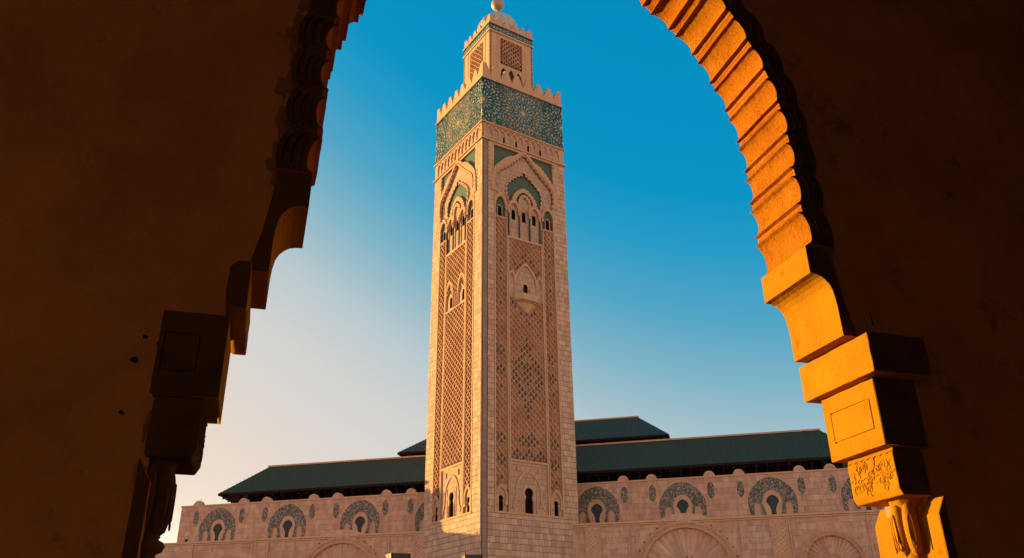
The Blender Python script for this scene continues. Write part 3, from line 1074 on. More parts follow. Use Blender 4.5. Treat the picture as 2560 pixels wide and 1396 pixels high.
# ---------- upper tower
h2 = 7.1
F2 = faces_of(h2)
m_ = MB()
m_.box(-6.45, 6.45, -6.45, 6.45, 137 + H0, 162.0 + H0)
m_.build('upper_core', M_dark, MIN)
W2 = 2 * h2
for k in range(4):
    fr = face_frame(*F2[k][:3])
    vc = W2 / 2
    if k > 1:
        plate('upper_wall', [rect(0, W2, 138.75, 159.3)], -.6, 0, fr, M_smooth, MIN)
    else:
        ops = [arch_poly(vc + a, .95, 139, 145.4, 147.8) for a in (-2.35, 0.1, 2.55)]
        plate('upper_wall', [rect(0, W2, 138.75, 159.3), rect(vc - 3.6, vc + 3.6, 139, 158.2)], -.6, 0, fr, M_smooth, MIN)
        for a0, a1 in ((2.35, 2.5), (11.75, 11.9)):
            plate('rib', [rect(a0, a1, 139, 159.2)], -.1, .10, fr, M_smooth, MIN)
        plate('lattice_back', [rect(vc - 3.6, vc + 3.6, 139, 158.2)], -.62, -.55, fr, M_green_cell, MIN)
        fo = sym([(.0, 148.6), (.55, 147.6), (1.1, 146.2), (1.25, 146.2), (1.8, 147.6), (2.45, 148.3), (3.1, 147.4), (3.55, 145.2)], vc)
        ar = [(vc - 3.6, 149.4)] + [(vc + 3.6, 149.4)] + list(reversed(lobes(fo, .55, .1)))
        plate('upper_arches', [ar], -.5, -.12, fr, M_carve, MIN)
        z, i = 150.0, 0
        while z < 158.0:
            for j in range(-4, 5):
                x = 2 * TX * j + (0 if i % 2 else TX)
                if abs(x) < 3.5:
                    link('upper_lattice_tile', TILE, None, MIN, loc=fr(vc + x, -.14, z), rz=F2[k][3])
            z += TZ
            i += 1
    plate('upper_tile_band', [rect(-.02, W2 + .02, 159.85, 162.0)], -.6, .06 if k % 2 else .05, fr, M_zbase, MIN)
    wh, oc = MB(fr), MB(fr)
    wh.w = oc.w = .1
    for i in range(12):
        a = .7 + 1.16 * i
        for q in range(4):
            t = q * math.pi / 2 + math.pi / 4
            diamond(wh, a, 160.95, t, .15, .72, .13, .5)
            diamond(wh, a + .58, 160.95, q * math.pi / 2, .05, .42, .09, .5) if a + 1.1 < W2 else None
        diamond(oc, a - .15, 160.95, 0, 0, .3, .15, .5)
    wh.build('band_star', M_zwhite, MIN, kind='stuff', fix=False)
    for j in range(4):
        m_ = MB(fr)
        m_.prism(merlon_poly(vc + 2.66 * (j - 1.5), 1.0, 163.2, 165.2, 4), -.7, -.02)
        m_.build('upper_merlon', M_smooth, MIN)
    m_ = MB(fr)
    m_.prism(merlon_poly(.5, 1.7, 163.2, 165.3, 4, lo=0.0), -.7, -.01 if k % 2 else -.02)
    m_.build('upper_corner_merlon', M_smooth, MIN)
    m_ = MB(fr)
    m_.prism(merlon_poly(W2 - .5, 1.7, 163.2, 165.3, 4, hi=W2), -.7, -.02 if k % 2 else -.01)
    m_.build('upper_corner_merlon', M_smooth, MIN)
for z0, z1, pr in ((159.3, 159.85, .32), (162.0, 162.45, .36), (162.45, 163.2, .02)):
    m_ = MB()
    h = h2 + pr
    m_.box(-h, h, -h, h, z0 + H0, z1 + H0)
    m_.build('upper_cornice', M_smooth, MIN)
m_ = MB()
prof = [(6.15, 162.6 + H0), (6.2, 166.0 + H0)] + [(6.2 * math.cos(t) ** .9, 166.2 + H0 + 6.3 * math.sin(t)) for t in [math.pi / 2 * i / 14 for i in range(1, 14)]] + [(.25, 172.5 + H0)]
m_.lathe(prof, 0, 0, 96, lob=lambda t: 1 - .075 * (1 - abs(math.sin(8 * t))) ** 1.6)
m_.build('ribbed_dome', M_dome, MIN, smooth=True)
m_ = MB()
m_.lathe([(.5, 172.3 + H0), (.3, 173.2 + H0), (.22, 175.9 + H0)], 0, 0, 12)
m_.build('finial_stem', M_ball, MIN)
m_ = MB()
m_.lathe([(max(.02, 1.95 * math.sin(math.pi * i / 20)), 177.55 + H0 - 1.95 * math.cos(math.pi * i / 20)) for i in range(21)], 0, 0, 32)
m_.build('finial_ball', M_ball, MIN, smooth=True)
m_ = MB()
m_.tube([(6.2, -6.2, 165 + H0), (6.2, -6.2, 169 + H0)], .05, 5)
m_.build('lightning_rod', M_iron, MIN)

# ================================================================== MOSQUE
AZF = TAZ - math.pi / 4 + R(1.5)
df = Vector((-math.sin(AZF), -math.cos(AZF), 0))
cl = nearc + dl * S
MOS = empty('mosque', cl, math.atan2(df.y, df.x),
            'long pink stone mosque with green tiled roofs and horseshoe mosaics behind the minaret', 'mosque')


def FL(a, w_, z):           # lower wall plane (w toward the viewer)
    return (a, -w_, z + H0)


def FU(a, w_, z):           # upper wall, set back ten metres
    return (a, 10.0 - w_, z + H0)


UL, UR_ = -69.75, 107.0
CEN = [-58.6 + 19.34 * k for k in range(9)]
lower = MB(FL)
lower.box(-110, 150, -6, -.42, -H0, 26.5)
lower.build('lower_wall_core', M_facj, MOS)
upper = MB(FU)
upper.box(UL + .05, UR_ - .05, -5, -.3, 20, 37.3)
upper.build('upper_wall_core', M_facj, MOS)
terrace = MB(FL)
terrace.box(-110, 150, -12, .0, 26.2, 26.62)
terrace.build('terrace', M_facs, MOS)

BIG = [(-48.3, 17.3, 6.3, 'small'), (-19.6, 16.3, 10.26, 'big'), (57.7, 16.3, 10.26, 'big'), (86.3, 17.3, 6.3, 'small')]


def hs_outline(c_, sc_=1.0):
    half_ = [(0, 36.7), (1.3, 36.45), (2.7, 35.7), (3.9, 34.6), (4.7, 33.4), (5.12, 32.2), (5.2, 31.0), (5.1, 29.6), (4.85, 28.4), (4.75, 26.62)]
    return sym([(a * sc_, 26.62 + (z - 26.62) * (1 + (sc_ - 1) * .5)) for a, z in half_], c_)


fst = []


def fstones(wall, s0, s1, z0, z1, row, skip):
    z = z0
    while z < z1 - .2:
        zz = min(z + row, z1)
        a = s0
        while a < s1 - .05:
            b = min(a + rnd.uniform(.9, 2.1), s1)
            m0, m1 = (a + b) / 2, (z + zz) / 2
            if not skip(m0, m1):
                fst.append((wall, a + .006, b - .006, z + .006, zz - .006, rnd.uniform(-.008, .008)))
            a = b
        z = zz


HS = [hs_outline(c_, .84) for c_ in CEN]
fstones('U', UL, UR_, 26.3, 37.25, 1.22, lambda a, z: any(abs(a - c_) < 6 and inside((a, z), h_) for c_, h_ in zip(CEN, HS)))
fstones('L', -78, 112, 14.6, 26.2, 1.16, lambda a, z: any(math.hypot(a - c_, z - cz) < r_ + .15 for c_, cz, r_, _ in BIG))
fst.sort(key=lambda q: abs((q[1] + q[2]) / 2 - 62) + (30 if q[0] == 'L' and q[3] < 17.5 else 0))
for q in fst[:300]:
    m_ = MB(FU if q[0] == 'U' else FL)
    m_.stone(q[1], q[2], -.3 if q[0] == 'U' else -.42, q[5], q[3], q[4], .01)
    m_.build('stone', M_fac, MOS, fix=False)
rest = MB()
for q in fst[300:]:
    rest.fr = FU if q[0] == 'U' else FL
    rest.stone(q[1], q[2], -.3 if q[0] == 'U' else -.42, q[5], q[3], q[4], .01)
rest.build('stonework', M_fac, MOS, kind='stuff', fix=False)
# wall end return
plate('end_wall', [rect(UL, UL + .3, 20, 37.3)], -5, .0, FU, M_facs, MOS)

# coping, mouldings
m_ = MB(FU)
m_.box(UL - .1, UR_, -1.2, .22, 37.25, 37.6)
m_.build('coping', M_facs, MOS)
for c_ in CEN:
    # horseshoe mosaic panel
    out = hs_outline(c_)
    innr = sym([(0, 33.85), (.9, 33.6), (1.7, 32.8), (2.1, 31.6), (1.95, 30.2), (1.55, 28.6), (1.5, 26.6)], c_)
    sides = [arch_poly(c_ + a, .62, 26.63, 30.3, 31.0) for a in (-3.3, 3.3)]
    poly = out[:]
    plate('horseshoe_mosaic', [poly, smoothc(innr, 3)] + sides, -.32, .035, FU, M_lace, MOS)
    plate('horseshoe_edge', [hs_outline(c_, 1.035), out], -.3, .09, FU, M_facs, MOS)
    plate('window_wall', [rect(c_ - 2.3, c_ + 2.3, 26.6, 34), [(c_ - .55, 28.2), (c_ - .5, 29.6), (c_ - .85, 30.6), (c_ - 1.38, 31.3), (c_ - 1.2, 32.0),
          (c_ - .7, 32.55), (c_, 32.85), (c_ + .7, 32.55), (c_ + 1.2, 32.0), (c_ + 1.38, 31.3), (c_ + .85, 30.6), (c_ + .5, 29.6), (c_ + .55, 28.2)]], -.34, -.12, FU, M_facs, MOS)
    plate('window', [rect(c_ - 1.5, c_ + 1.5, 28.1, 33)], -.33, -.24, FU, M_fan, MOS)
    for a in (-3.3, 3.3):
        plate('blind_arch', [rect(c_ + a - .85, c_ + a + .85, 26.6, 31.3)], -.33, -.1, FU, M_facs, MOS)
        plate('arch_edge', [arch_poly(c_ + a, .72, 26.63, 30.3, 31.12), arch_poly(c_ + a, .62, 26.63, 30.3, 31.0)], -.1, .05, FU, M_facs, MOS)
    m_ = MB(FU)
    m_.box(c_ - .14, c_ + .14, -.1, .14, 36.7, 37.25)
    m_.box(c_ - .045, c_ + .045, -.3, .02, 33.8, 36.7)
    m_.build('spout', M_facs, MOS)
    for a in (-6.45, 6.45):
        lo_ = [(c_ + a - .76, 33.4), (c_ + a - .76, 35.3), (c_ + a - .6, 35.8), (c_ + a, 36.4), (c_ + a + .6, 35.8), (c_ + a + .76, 35.3), (c_ + a + .76, 33.4), (c_ + a + .45, 32.9), (c_ + a, 32.5), (c_ + a - .45, 32.9)]
        plate('lozenge_mosaic', [lo_], -.2, .035, FU, M_lace, MOS)
        big_ = [(c_ + a + (x - c_ - a) * 1.16, 34.4 + (z - 34.4) * 1.07) for x, z in lo_]
        plate('lozenge_edge', [big_, lo_], -.2, .08, FU, M_facs, MOS)
        if not (UL + 1 < c_ + a < UR_ - 1):
            continue
        m_ = MB(FU)
        pts = [(c_ + a + 1.22 * math.cos(t), 37.6 + 1.15 * math.sin(t)) for t in [math.pi * i / 14 for i in range(15)]]
        m_.prism(pts, -1.1, .16)
        m_.build('round_merlon', M_facs, MOS)
        m_ = MB(FU)
        ro = [(c_ + a + 1.28 * math.cos(t), 37.55 + .8 * math.sin(t)) for t in [math.pi * i / 12 for i in range(13)]]
        ri = [(c_ + a + 1.05 * math.cos(t), 37.55 + .58 * math.sin(t)) for t in [math.pi * i / 12 for i in range(13)]]
        m_.prism(ro + list(reversed(ri)), -.2, .28)
        m_.build('merlon_moulding', M_facs, MOS)
m_ = MB(FU)
m_.tube([(-64.9, -.5, 38.6), (-64.7, -.5, 39.3)], .05, 5)
m_.build('lightning_rod', M_iron, MOS)

# lower storey: string course, pilasters, frames, arches
for z0, z1, pr in ((26.62, 27.02, .42), (26.25, 26.5, .28)):
    m_ = MB(FL)
    m_.box(-110, 150, -.4, pr, z0, z1)
    m_.build('string_course', M_facs, MOS)


def carved_panel(s0, s1, z0, z1):
    plate('pilaster', [rect(s0 - .55, s1 + .55, z0, z1)], -.4, .18, FL, M_facs, MOS)
    m_ = MB(FL)
    dx, dz = (s1 - s0) / 2, .82
    z = z0 + .2
    i = 0
    while z < z1 - .3:
        for j in ((0, 1, 2) if i % 2 else (.5, 1.5)):
            x = s0 + dx * j
            for sx, sz, hh in ((.46, .46, .30), (.22, .22, .44)):
                q = [(x - sx * dx, z), (x, z - sz * dz), (x + sx * dx, z), (x, z + sz * dz)]
                q = [(min(max(a, s0), s1), b) for a, b in q]
                m_.add([(a, .15, b) for a, b in q] + [(min(max(x, s0), s1), hh - .02, z)], [(0, 1, 4), (1, 2, 4), (2, 3, 4), (3, 0, 4)])
        z += dz / 2 * 1.05
        i += 1
    m_.build('carved_relief', M_facc, MOS, kind='stuff', fix=False)
    for a in (s0 - .62, s1 + .42):
        plate('pilaster_edge', [rect(a, a + .2, z0, z1)], .1, .34, FL, M_facs, MOS)


for s0, s1 in ((-60.7, -58.45), (-40.7, -38.6), (-1.35, .75), (37.35, 39.45), (75.6, 77.85), (96.6, 98.8)):
    carved_panel(s0, s1, 12, 26.2)


def frame(s0, s1):
    m_ = MB(FL)
    m_.box(s0, s0 + .3, -.3, .2, 12, 26.25)
    m_.box(s0 + .55, s0 + .7, -.3, .12, 12, 25.7)
    m_.box(s1 - .3, s1, -.3, .2, 12, 26.25)
    m_.box(s1 - .7, s1 - .55, -.3, .12, 12, 25.7)
    m_.box(s0 + .55, s1 - .55, -.3, .1, 25.55, 25.72)
    m_.build('frame_moulding', M_facs, MOS)


for s0, s1 in ((-57.3, -41.4), (-31.6, -7.9), (45.9, 69.2), (78.6, 94.0)):
    frame(s0, s1)
for c_, cz, rr, kd in BIG:
    n = 44 if kd == 'big' else 36

    def ring(r0, t0=-.35, t1=math.pi + .35):
        return [(c_ + r0 * math.cos(t0 + (t1 - t0) * i / n), cz + r0 * math.sin(t0 + (t1 - t0) * i / n)) for i in range(n + 1)]
    plate('arch_bed', [ring(rr + 1.7), ring(rr - .4)], -.40, -.03, FL, M_fac, MOS)
    bw = 1.15 if kd == 'big' else .95
    stp = .9 if kd == 'big' else .7
    plate('great_arch_band', [lobes(ring(rr), stp, -.3, 5) + list(reversed(lobes(ring(rr - bw), stp * .62, .26, 4)))], -.42, .45, FL, M_facc, MOS)
    plate('great_arch_moulding', [lobes(ring(rr - .28), stp, -.14, 4) + list(reversed(lobes(ring(rr - .5), stp, -.14, 4)))], .44, .68, FL, M_facc, MOS)
    plate('great_arch_moulding', [lobes(ring(rr - .62), stp, -.1, 4) + list(reversed(lobes(ring(rr - .8), stp, -.1, 4)))], .44, .62, FL, M_facc, MOS)
    if kd == 'big':
        for i in range(17):
            t = math.pi * (i + .5) / 17
            m_ = MB(FL)
            m_.lathe([(.02, -.16), (.16, -.1), (.2, 0), (.16, .1), (.02, .16)], 0, 0, 8)
            m_.v = [FL(c_ + (rr + .35) * math.cos(t) + q[0], .1 + q[1], cz + (rr + .35) * math.sin(t) + q[2]) for q in [(x, y, z) for x, y, z in [(a, b + 0, z_ + 0) for a, b, z_ in [(p_[0], p_[1], p_[2]) for p_ in [((u_[0]), (-u_[1]), (u_[2] - H0)) for u_ in m_.v]]]]]
            m_.build('green_stud', M_green_cell, MOS, fix=False)
    # tympanum of radiating stones
    r1, r0 = rr - bw + .05, (3.5 if kd == 'big' else 1.6)
    nw = 20
    for i in range(nw):
        t0, t1 = math.pi * 1.1 * i / nw - .157, math.pi * 1.1 * (i + 1) / nw - .157 - .012
        tm = (t0 + t1) / 2
        m_ = MB(FL)
        z = cz
        p_ = lambda r_, t_, w_: (c_ + r_ * math.cos(t_), w_, z + r_ * math.sin(t_))
        m_.add([p_(r0, t0, -.40), p_(r1, t0, -.40), p_(r1, t1, -.40), p_(r0, t1, -.40), p_(r0, tm, -.30), p_(r1, tm, -.18 if i % 2 else -.25)],
               [(0, 1, 5, 4), (4, 5, 2, 3), (0, 4, 3), (1, 2, 5)])
        m_.build('fan_stone', M_fac, MOS, fix=False)
    if kd == 'big':
        plate('inner_arch', [lobes(ring(3.5, 0, math.pi), .6, -.12, 4) + list(reversed(lobes(ring(2.5, 0, math.pi), .45, .1, 3)))], -.42, .1, FL, M_facc, MOS)
        for i in range(9):
            t = math.pi * (i + .5) / 9
            plate('green_inset', [[(c_ + 3.1 * math.cos(t + d) + e * math.cos(t), cz + 3.1 * math.sin(t + d) + e * math.sin(t)) for d, e in ((-.08, -.1), (.08, -.1), (.08, .1), (-.08, .1))]], .08, .13, FL, M_green_cell, MOS)

# roofs


def roof(name, s0, s1, y0, ze, s2, s3, y1, zr):
    """hipped roof slab: eave rectangle at setback y0, ridge at setback y1"""
    m_ = MB(lambda a, b, z: (a, b, z + H0))
    d = y1 - y0
    vs = [(s0, y0, ze), (s1, y0, ze), (s1, y1 + d, ze), (s0, y1 + d, ze), (s2, y1, zr), (s3, y1, zr)]
    m_.add(vs, [(0, 1, 5, 4), (1, 2, 5), (2, 3, 4, 5), (3, 0, 4), (0, 3, 2, 1)])
    o = m_.build(name, M_roof, MOS)
    # tile rows: rounded ridges running down the near slope
    m_ = MB(lambda a, b, z: (a, b, z + H0))
    step = .62
    a = s0 + .4
    sl = Vector((0, d, zr - ze))
    nn = Vector((0, -(zr - ze), d)).normalized()
    while a < s1 - .3:
        f0 = 0.0
        f1 = 1.0
        if a < s2:
            f1 = (a - s0) / (s2 - s0)
        elif a > s3:
            f1 = (s1 - a) / (s1 - s3)
        p0 = Vector((a, y0, ze))
        p1 = p0 + sl * f1
        e_ = Vector((.16, 0, 0))
        m_.add([p0 - e_, p0 + e_, p0 + nn * .12, p1 - e_, p1 + e_, p1 + nn * .12], [(0, 2, 5, 3), (2, 1, 4, 5), (0, 1, 2)])
        a += step
    m_.build('roof_tile_rows', M_roof, o, kind='stuff', fix=False)
    m_ = MB(lambda a, b, z: (a, b, z + H0))
    m_.box(s2 - .3, s3 + .3, y1 - .35, y1 + .35, zr - .1, zr + .3)
    m_.build('ridge', M_facs, o)
    m_ = MB(lambda a, b, z: (a, b, z + H0))
    m_.box(s0 - .05, s1 + .05, y0 - .06, y0 + .5, ze - .55, ze + .02)
    m_.box(s0 - .05, s0 + .5, y0 + .5, y1 + d, ze - .55, ze + .02)
    m_.box(s1 - .5, s1 + .05, y0 + .5, y1 + d, ze - .55, ze + .02)
    m_.build('fascia', M_wood, o)
    return o


rf = roof('lower_roof', -61.0, 99.0, 12.0, 40.7, -52.8, 90.2, 22.0, 49.2)
m_ = MB(lambda a, b, z: (a, b, z + H0))
m_.box(-55.5, 93.5, 17.5, 30, 30, 40.3)
m_.build('clerestory', M_wood, MOS)
for i in range(62):
    a = -57.6 + 2.4 * i
    m_ = MB(lambda x, b, z: (x, b, z + H0))
    m_.box(a - .16, a + .16, 12.6, 17.6, 39.4, 40.1)
    m_.box(a - .2, a + .2, 13.6, 17.6, 38.6, 39.4)
    m_.box(a - .24, a + .24, 14.8, 17.6, 37.6, 38.6)
    m_.build('eave_bracket', M_wood, MOS)
for i in range(4):
    b = 13 + 1.6 * i
    m_ = MB(lambda x, y, z: (x, y, z + H0))
    m_.box(-60.2, -55.4, b - .16, b + .16, 39.4, 40.1)
    m_.box(-58.6, -55.4, b - .2, b + .2, 38.6, 39.4)
    m_.build('eave_bracket', M_wood, MOS)
roof('upper_roof', -18.1, 54.9, 28.0, 52.2, -9.6, 46.4, 40.0, 60.4)
m_ = MB(lambda a, b, z: (a, b, z + H0))
m_.box(-16.6, 53.4, 29.2, 52, 44, 51.7)
m_.build('upper_clerestory', M_wood, MOS)

# ================================================================== ARCHWAY (near arcade)
PHI = R(-17.0)
ARC = empty('archway', (0, 0, 0), -PHI, 'dark scalloped sandstone archway framing the whole view, its right edge sunlit orange', 'archway')


def FA(u_, d_, z):
    return (u_, d_, z + H0)


UC = 2.368
pairs = [((4.60, 3.40), (4.60, 3.475)), ((4.552, 3.804), (4.552, 3.899)), ((4.547, 4.197), (4.544, 4.295)), ((4.548, 4.573), (4.542, 4.686)),
         ((4.515, 4.957), (4.501, 5.049)), ((4.442, 5.323), (4.406, 5.437)), ((4.309, 5.688), (4.264, 5.778)), ((4.151, 6.032), (4.085, 6.133)),
         ((3.908, 6.351), (3.825, 6.423)), ((3.63, 6.6), (3.532, 6.69))]
for a_ in (51.6, 58.1, 64.6):
    q = []
    for t in (a_ - .8, a_ + .8):
        q.append((1.12 + 3.43 * math.cos(R(t)), 4.25 + 3.43 * math.sin(R(t))))
    pairs.append(tuple(q))
pairs.append(((2.40, 7.43), (2.369, 7.44)))
cen_arch = (1.12, 4.25)


def outn(p_):
    """direction into the stone at a point of the arch curve"""
    if p_[1] < 4.25:
        return (1.0, 0.0)
    x, z = p_[0] - 1.12, p_[1] - 4.25
    L = math.hypot(x, z)
    return (x / L, z / L)


def off(p_, d):
    n = outn(p_)
    return (p_[0] + n[0] * d, p_[1] + n[1] * d)


def foil(c0, c1, sag, n=14):
    pts = []
    for i in range(n + 1):
        t = i / n
        m0 = (c0[0] + (c1[0] - c0[0]) * t, c0[1] + (c1[1] - c0[1]) * t)
        pts.append(off(m0, sag * (4 * t * (1 - t)) ** .5))
    return pts


BAND = .30


def mir(poly, side):
    return poly if side > 0 else [(2 * UC - a, z) for a, z in poly]


def prism_noise(name, poly, d0, d1, m, parent, nseg=10, amp=.004, bevel=.006, freq=9.0, face=None):
    """stone run through the wall thickness, with slightly worn, uneven surfaces"""
    n = len(poly)
    vs, fs = [], []
    for j in range(nseg + 1):
        d_ = d0 + (d1 - d0) * j / nseg
        for a, z in poly:
            q = Vector((a, d_, z))
            nz = noise.noise_vector(q * freq) * amp + noise.noise_vector(q * freq * 3.1) * amp * .45
            vs.append(FA(a + nz.x, d_ + nz.y * (1 if j in (0, nseg) else .2), z + nz.z))
    for j in range(nseg):
        for i in range(n):
            fs.append((j * n + i, j * n + (i + 1) % n, (j + 1) * n + (i + 1) % n, (j + 1) * n + i))
    fs += [tuple(range(n)), tuple(range(nseg * n, (nseg + 1) * n))]
    m_ = MB()
    m_.add(vs, fs)
    o = m_.build(name, m, parent, bevel=bevel)
    o.data.materials.append(face or M_shade_face)      # inner face gets the stone darkened for shade
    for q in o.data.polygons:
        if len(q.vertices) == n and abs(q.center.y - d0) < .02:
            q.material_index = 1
    return o


for side in (1, -1):
    for i in range(len(pairs) - 1):
        a0, a1 = pairs[i]
        b0, b1 = pairs[i + 1]
        # starts in the middle of the fillet below, ends in the middle of the fillet above
        ma = ((a0[0] + a1[0]) / 2, (a0[1] + a1[1]) / 2)
        mb_ = ((b0[0] + b1[0]) / 2, (b0[1] + b1[1]) / 2)
        low = [off(ma, .046), off((a0[0] * .12 + a1[0] * .88, a0[1] * .12 + a1[1] * .88), .048)]
        if i == 0:
            low = []
        if i == len(pairs) - 2:
            high, mb_ = [], b1
        else:
            high = [off((b0[0] * .88 + b1[0] * .12, b0[1] * .88 + b1[1] * .12), .048), off(mb_, .046)]
        fo = foil(a1, b0, .075)
        inner_ = low + fo + high
        e0, e1 = (ma if i else a1), mb_
        outer_ = []
        for j in range(9):
            t = 1 - j / 8
            m0 = (e0[0] + (e1[0] - e0[0]) * t, e0[1] + (e1[1] - e0[1]) * t)
            outer_.append(off(m0, BAND - .03 + .05 * 4 * t * (1 - t)))
        poly = inner_ + outer_
        if i == len(pairs) - 2:
            poly = [(max(a, UC + .002), z) for a, z in poly]
        vs_ = prism_noise('voussoir', mir(poly, side), 5.705, 6.45, M_sand, ARC, amp=.0045, face=M_shade_carving)
        # carved ridges on the inner face of the stone
        cv = MB(FA)
        for o_, wd in ((.085, .028), (.15, .022), (.215, .03)):
            A = [off(q, o_) for q in foil(a1, b0, .05, 8)]
            B = [off(q, o_ + wd) for q in foil(a1, b0, .05, 8)]
            cv.prism(mir(A + list(reversed(B)), side), 5.675, 5.71)
        cv.build('carving', M_shade_carving, vs_, bevel=.006)

    # stepped corbel blocks
    scroll = [(4.60, 3.475), (4.603, 3.201), (4.66, 3.196), (4.71, 3.182), (4.75, 3.155), (4.785, 3.115), (4.81, 3.06), (4.826, 2.97), (4.833, 2.877), (4.837, 2.612),
              (4.99, 2.612), (4.92, 2.95), (4.86, 3.475)]
    b_ = prism_noise('scroll_block', mir(scroll, side), 5.75, 6.5, M_block, ARC, amp=.003)
    A_ = [(4.95, 2.243), (5.56, 2.243), (5.56, 2.60), (4.95, 2.608)] if side > 0 else [(4.95, 2.243), (5.10, 2.243), (5.10, 2.60), (4.95, 2.608)]
    prism_noise('impost_block', mir([(a, z) for a, z in resample(A_ + A_[:1], .09)[:-1]], side), 5.59, 6.6, M_block, ARC, amp=.006, bevel=.01)
    B_ = [(5.078, 1.648), (5.50, 1.648), (5.50, 2.24), (5.078, 2.24)]
    bb = prism_noise('panel_block', mir(resample(B_ + B_[:1], .1)[:-1], side), 5.765, 6.488, M_block, ARC, amp=.002, bevel=.008)
    # raised frame and sunk-line panel on the two visible faces of the block

    def fu(d_, w_, z):
        u_ = 5.078 - w_
        return FA(u_ if side > 0 else 2 * UC - u_, d_, z)
    plate('block_face', [rect(5.765, 6.488, 1.65, 2.238), rect(5.845, 6.40, 1.80, 2.085)], -.004, .018, fu, M_block, bb)
    plate('block_panel', [rect(5.859, 6.386, 1.814, 2.071)], -.004, .018, fu, M_block, bb)

    def fi(a, w_, z):
        return FA(a if side > 0 else 2 * UC - a, 5.765 - w_, z)
    plate('block_face', [rect(5.062, 5.495, 1.65, 2.238), rect(5.225, 5.465, 1.80, 2.085)], -.004, .016, fi, M_shade_face, bb)
    plate('block_panel', [rect(5.239, 5.451, 1.814, 2.071)], -.004, .016, fi, M_shade_face, bb)
    C_ = [(5.15, 1.30), (5.156, 1.26), (5.175, 1.243), (5.47, 1.243), (5.47, 1.645), (5.15, 1.645)]
    cb_ = prism_noise('carved_block', mir(resample(C_ + C_[:1], .07)[:-1], side), 5.80, 6.40, M_block if side > 0 else M_shade_face, ARC, amp=.004, bevel=.01)
    # arabesque relief on the block
    m_ = MB()

    def fc(d_, z):
        u_ = 5.149
        return FA(u_ if side > 0 else 2 * UC - u_, d_, z)
    rr_ = random.Random(3)
    for q in range(46):
        bx, bz = rr_.uniform(5.85, 6.35), rr_.uniform(1.285, 1.53)
        a_, tw_, L_ = rr_.uniform(.7, 2.4), rr_.choice((-1, 1)) * rr_.uniform(9, 26), rr_.uniform(.10, .22)
        pts = []
        for i in range(20):
            if not (5.83 < bx < 6.37 and 1.275 < bz < 1.60):
                break
            pts.append((bx, bz))
            bx += math.cos(a_) * L_ / 20
            bz += math.sin(a_) * L_ / 20
            a_ += tw_ * L_ / 20 * (1 + i / 14)
        if len(pts) > 4:
            m_.tube([fc(*p_) for p_ in pts], rr_.uniform(.0035, .006), 5)
    for zz in (1.607, 1.45):
        m_.tube([fc(5.82 + .56 * i / 20, zz + .007 * math.sin(i * 2.1)) for i in range(21)], .006, 5)
    m_.build('arabesque', M_block if side > 0 else M_shade_face, cb_)
    # jamb and engaged column with lobed capital
    J_ = [(5.405, -H0), (5.50, -H0), (5.50, 1.243), (5.405, 1.243)]
    prism_noise('jamb', mir(resample(J_ + J_[:1], .25)[:-1], side), 5.70 if side > 0 else 5.845, 6.5, M_block, ARC, amp=.003, bevel=.012)
    M_col = M_block if side > 0 else M_shade_face  # left column darkened, its shade put into the colour
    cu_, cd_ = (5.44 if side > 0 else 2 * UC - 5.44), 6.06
    m_ = MB(FA)
    shaft = MB()
    shaft.lathe([(.155, 0), (.155, .12), (.135, .18), (.12, .3), (.115, 2.37)], cu_, cd_, 24)
    shaft.build('column_shaft', M_col, ARC, smooth=True)
    ringm = MB()
    ringm.lathe([(.115, 2.36), (.15, 2.375), (.165, 2.405), (.15, 2.435), (.118, 2.45), (.13, 2.47)], cu_, cd_, 24)
    ringm.build('column_ring', M_col, ARC, smooth=True)
    bell = MB()
    bell.lathe([(.11, 2.44), (.125, 2.55), (.12, 2.8), (.13, 2.88), (.15, 2.945)], cu_, cd_, 24)
    cap = bell.build('capital', M_col, ARC, smooth=True)
    for i in range(7):
        t = 2 * math.pi * i / 7 + .30
        lx, ly = cu_ + .115 * math.cos(t), cd_ + .115 * math.sin(t)
        lob_ = MB()
        prof = []
        for j in range(15):
            s_ = j / 14
            prof.append((.066 * math.sin(math.pi * min(1, max(0, s_))) ** .32 * (.88 + .14 * s_) + .001, 2.47 + .455 * s_))
        lob_.lathe(prof, lx, ly, 12)
        lb = lob_.build('capital_lobe', M_col, cap, smooth=True)
        gr = MB()
        ox, oy = math.cos(t), math.sin(t)
        loop = []
        for j in range(21):
            a = 2 * math.pi * j / 20
            w_ = .017 * math.cos(a)
            loop.append((lx + ox * .061 - oy * w_ * 1.3, ly + oy * .061 + ox * w_ * 1.3, 2.67 + .15 * math.sin(a)))
        gr.tube(loop, .006, 5)
        gr.build('lobe_rim', M_col, cap)
    leaf = MB()
    leaf.lathe([(.12, 2.86), (.14, 2.90), (.15, 2.925), (.17, 2.944)], cu_, cd_, 24, lob=lambda t: 1 + .06 * math.cos(9 * t))
    leaf.build('abacus', M_col, cap, smooth=True)

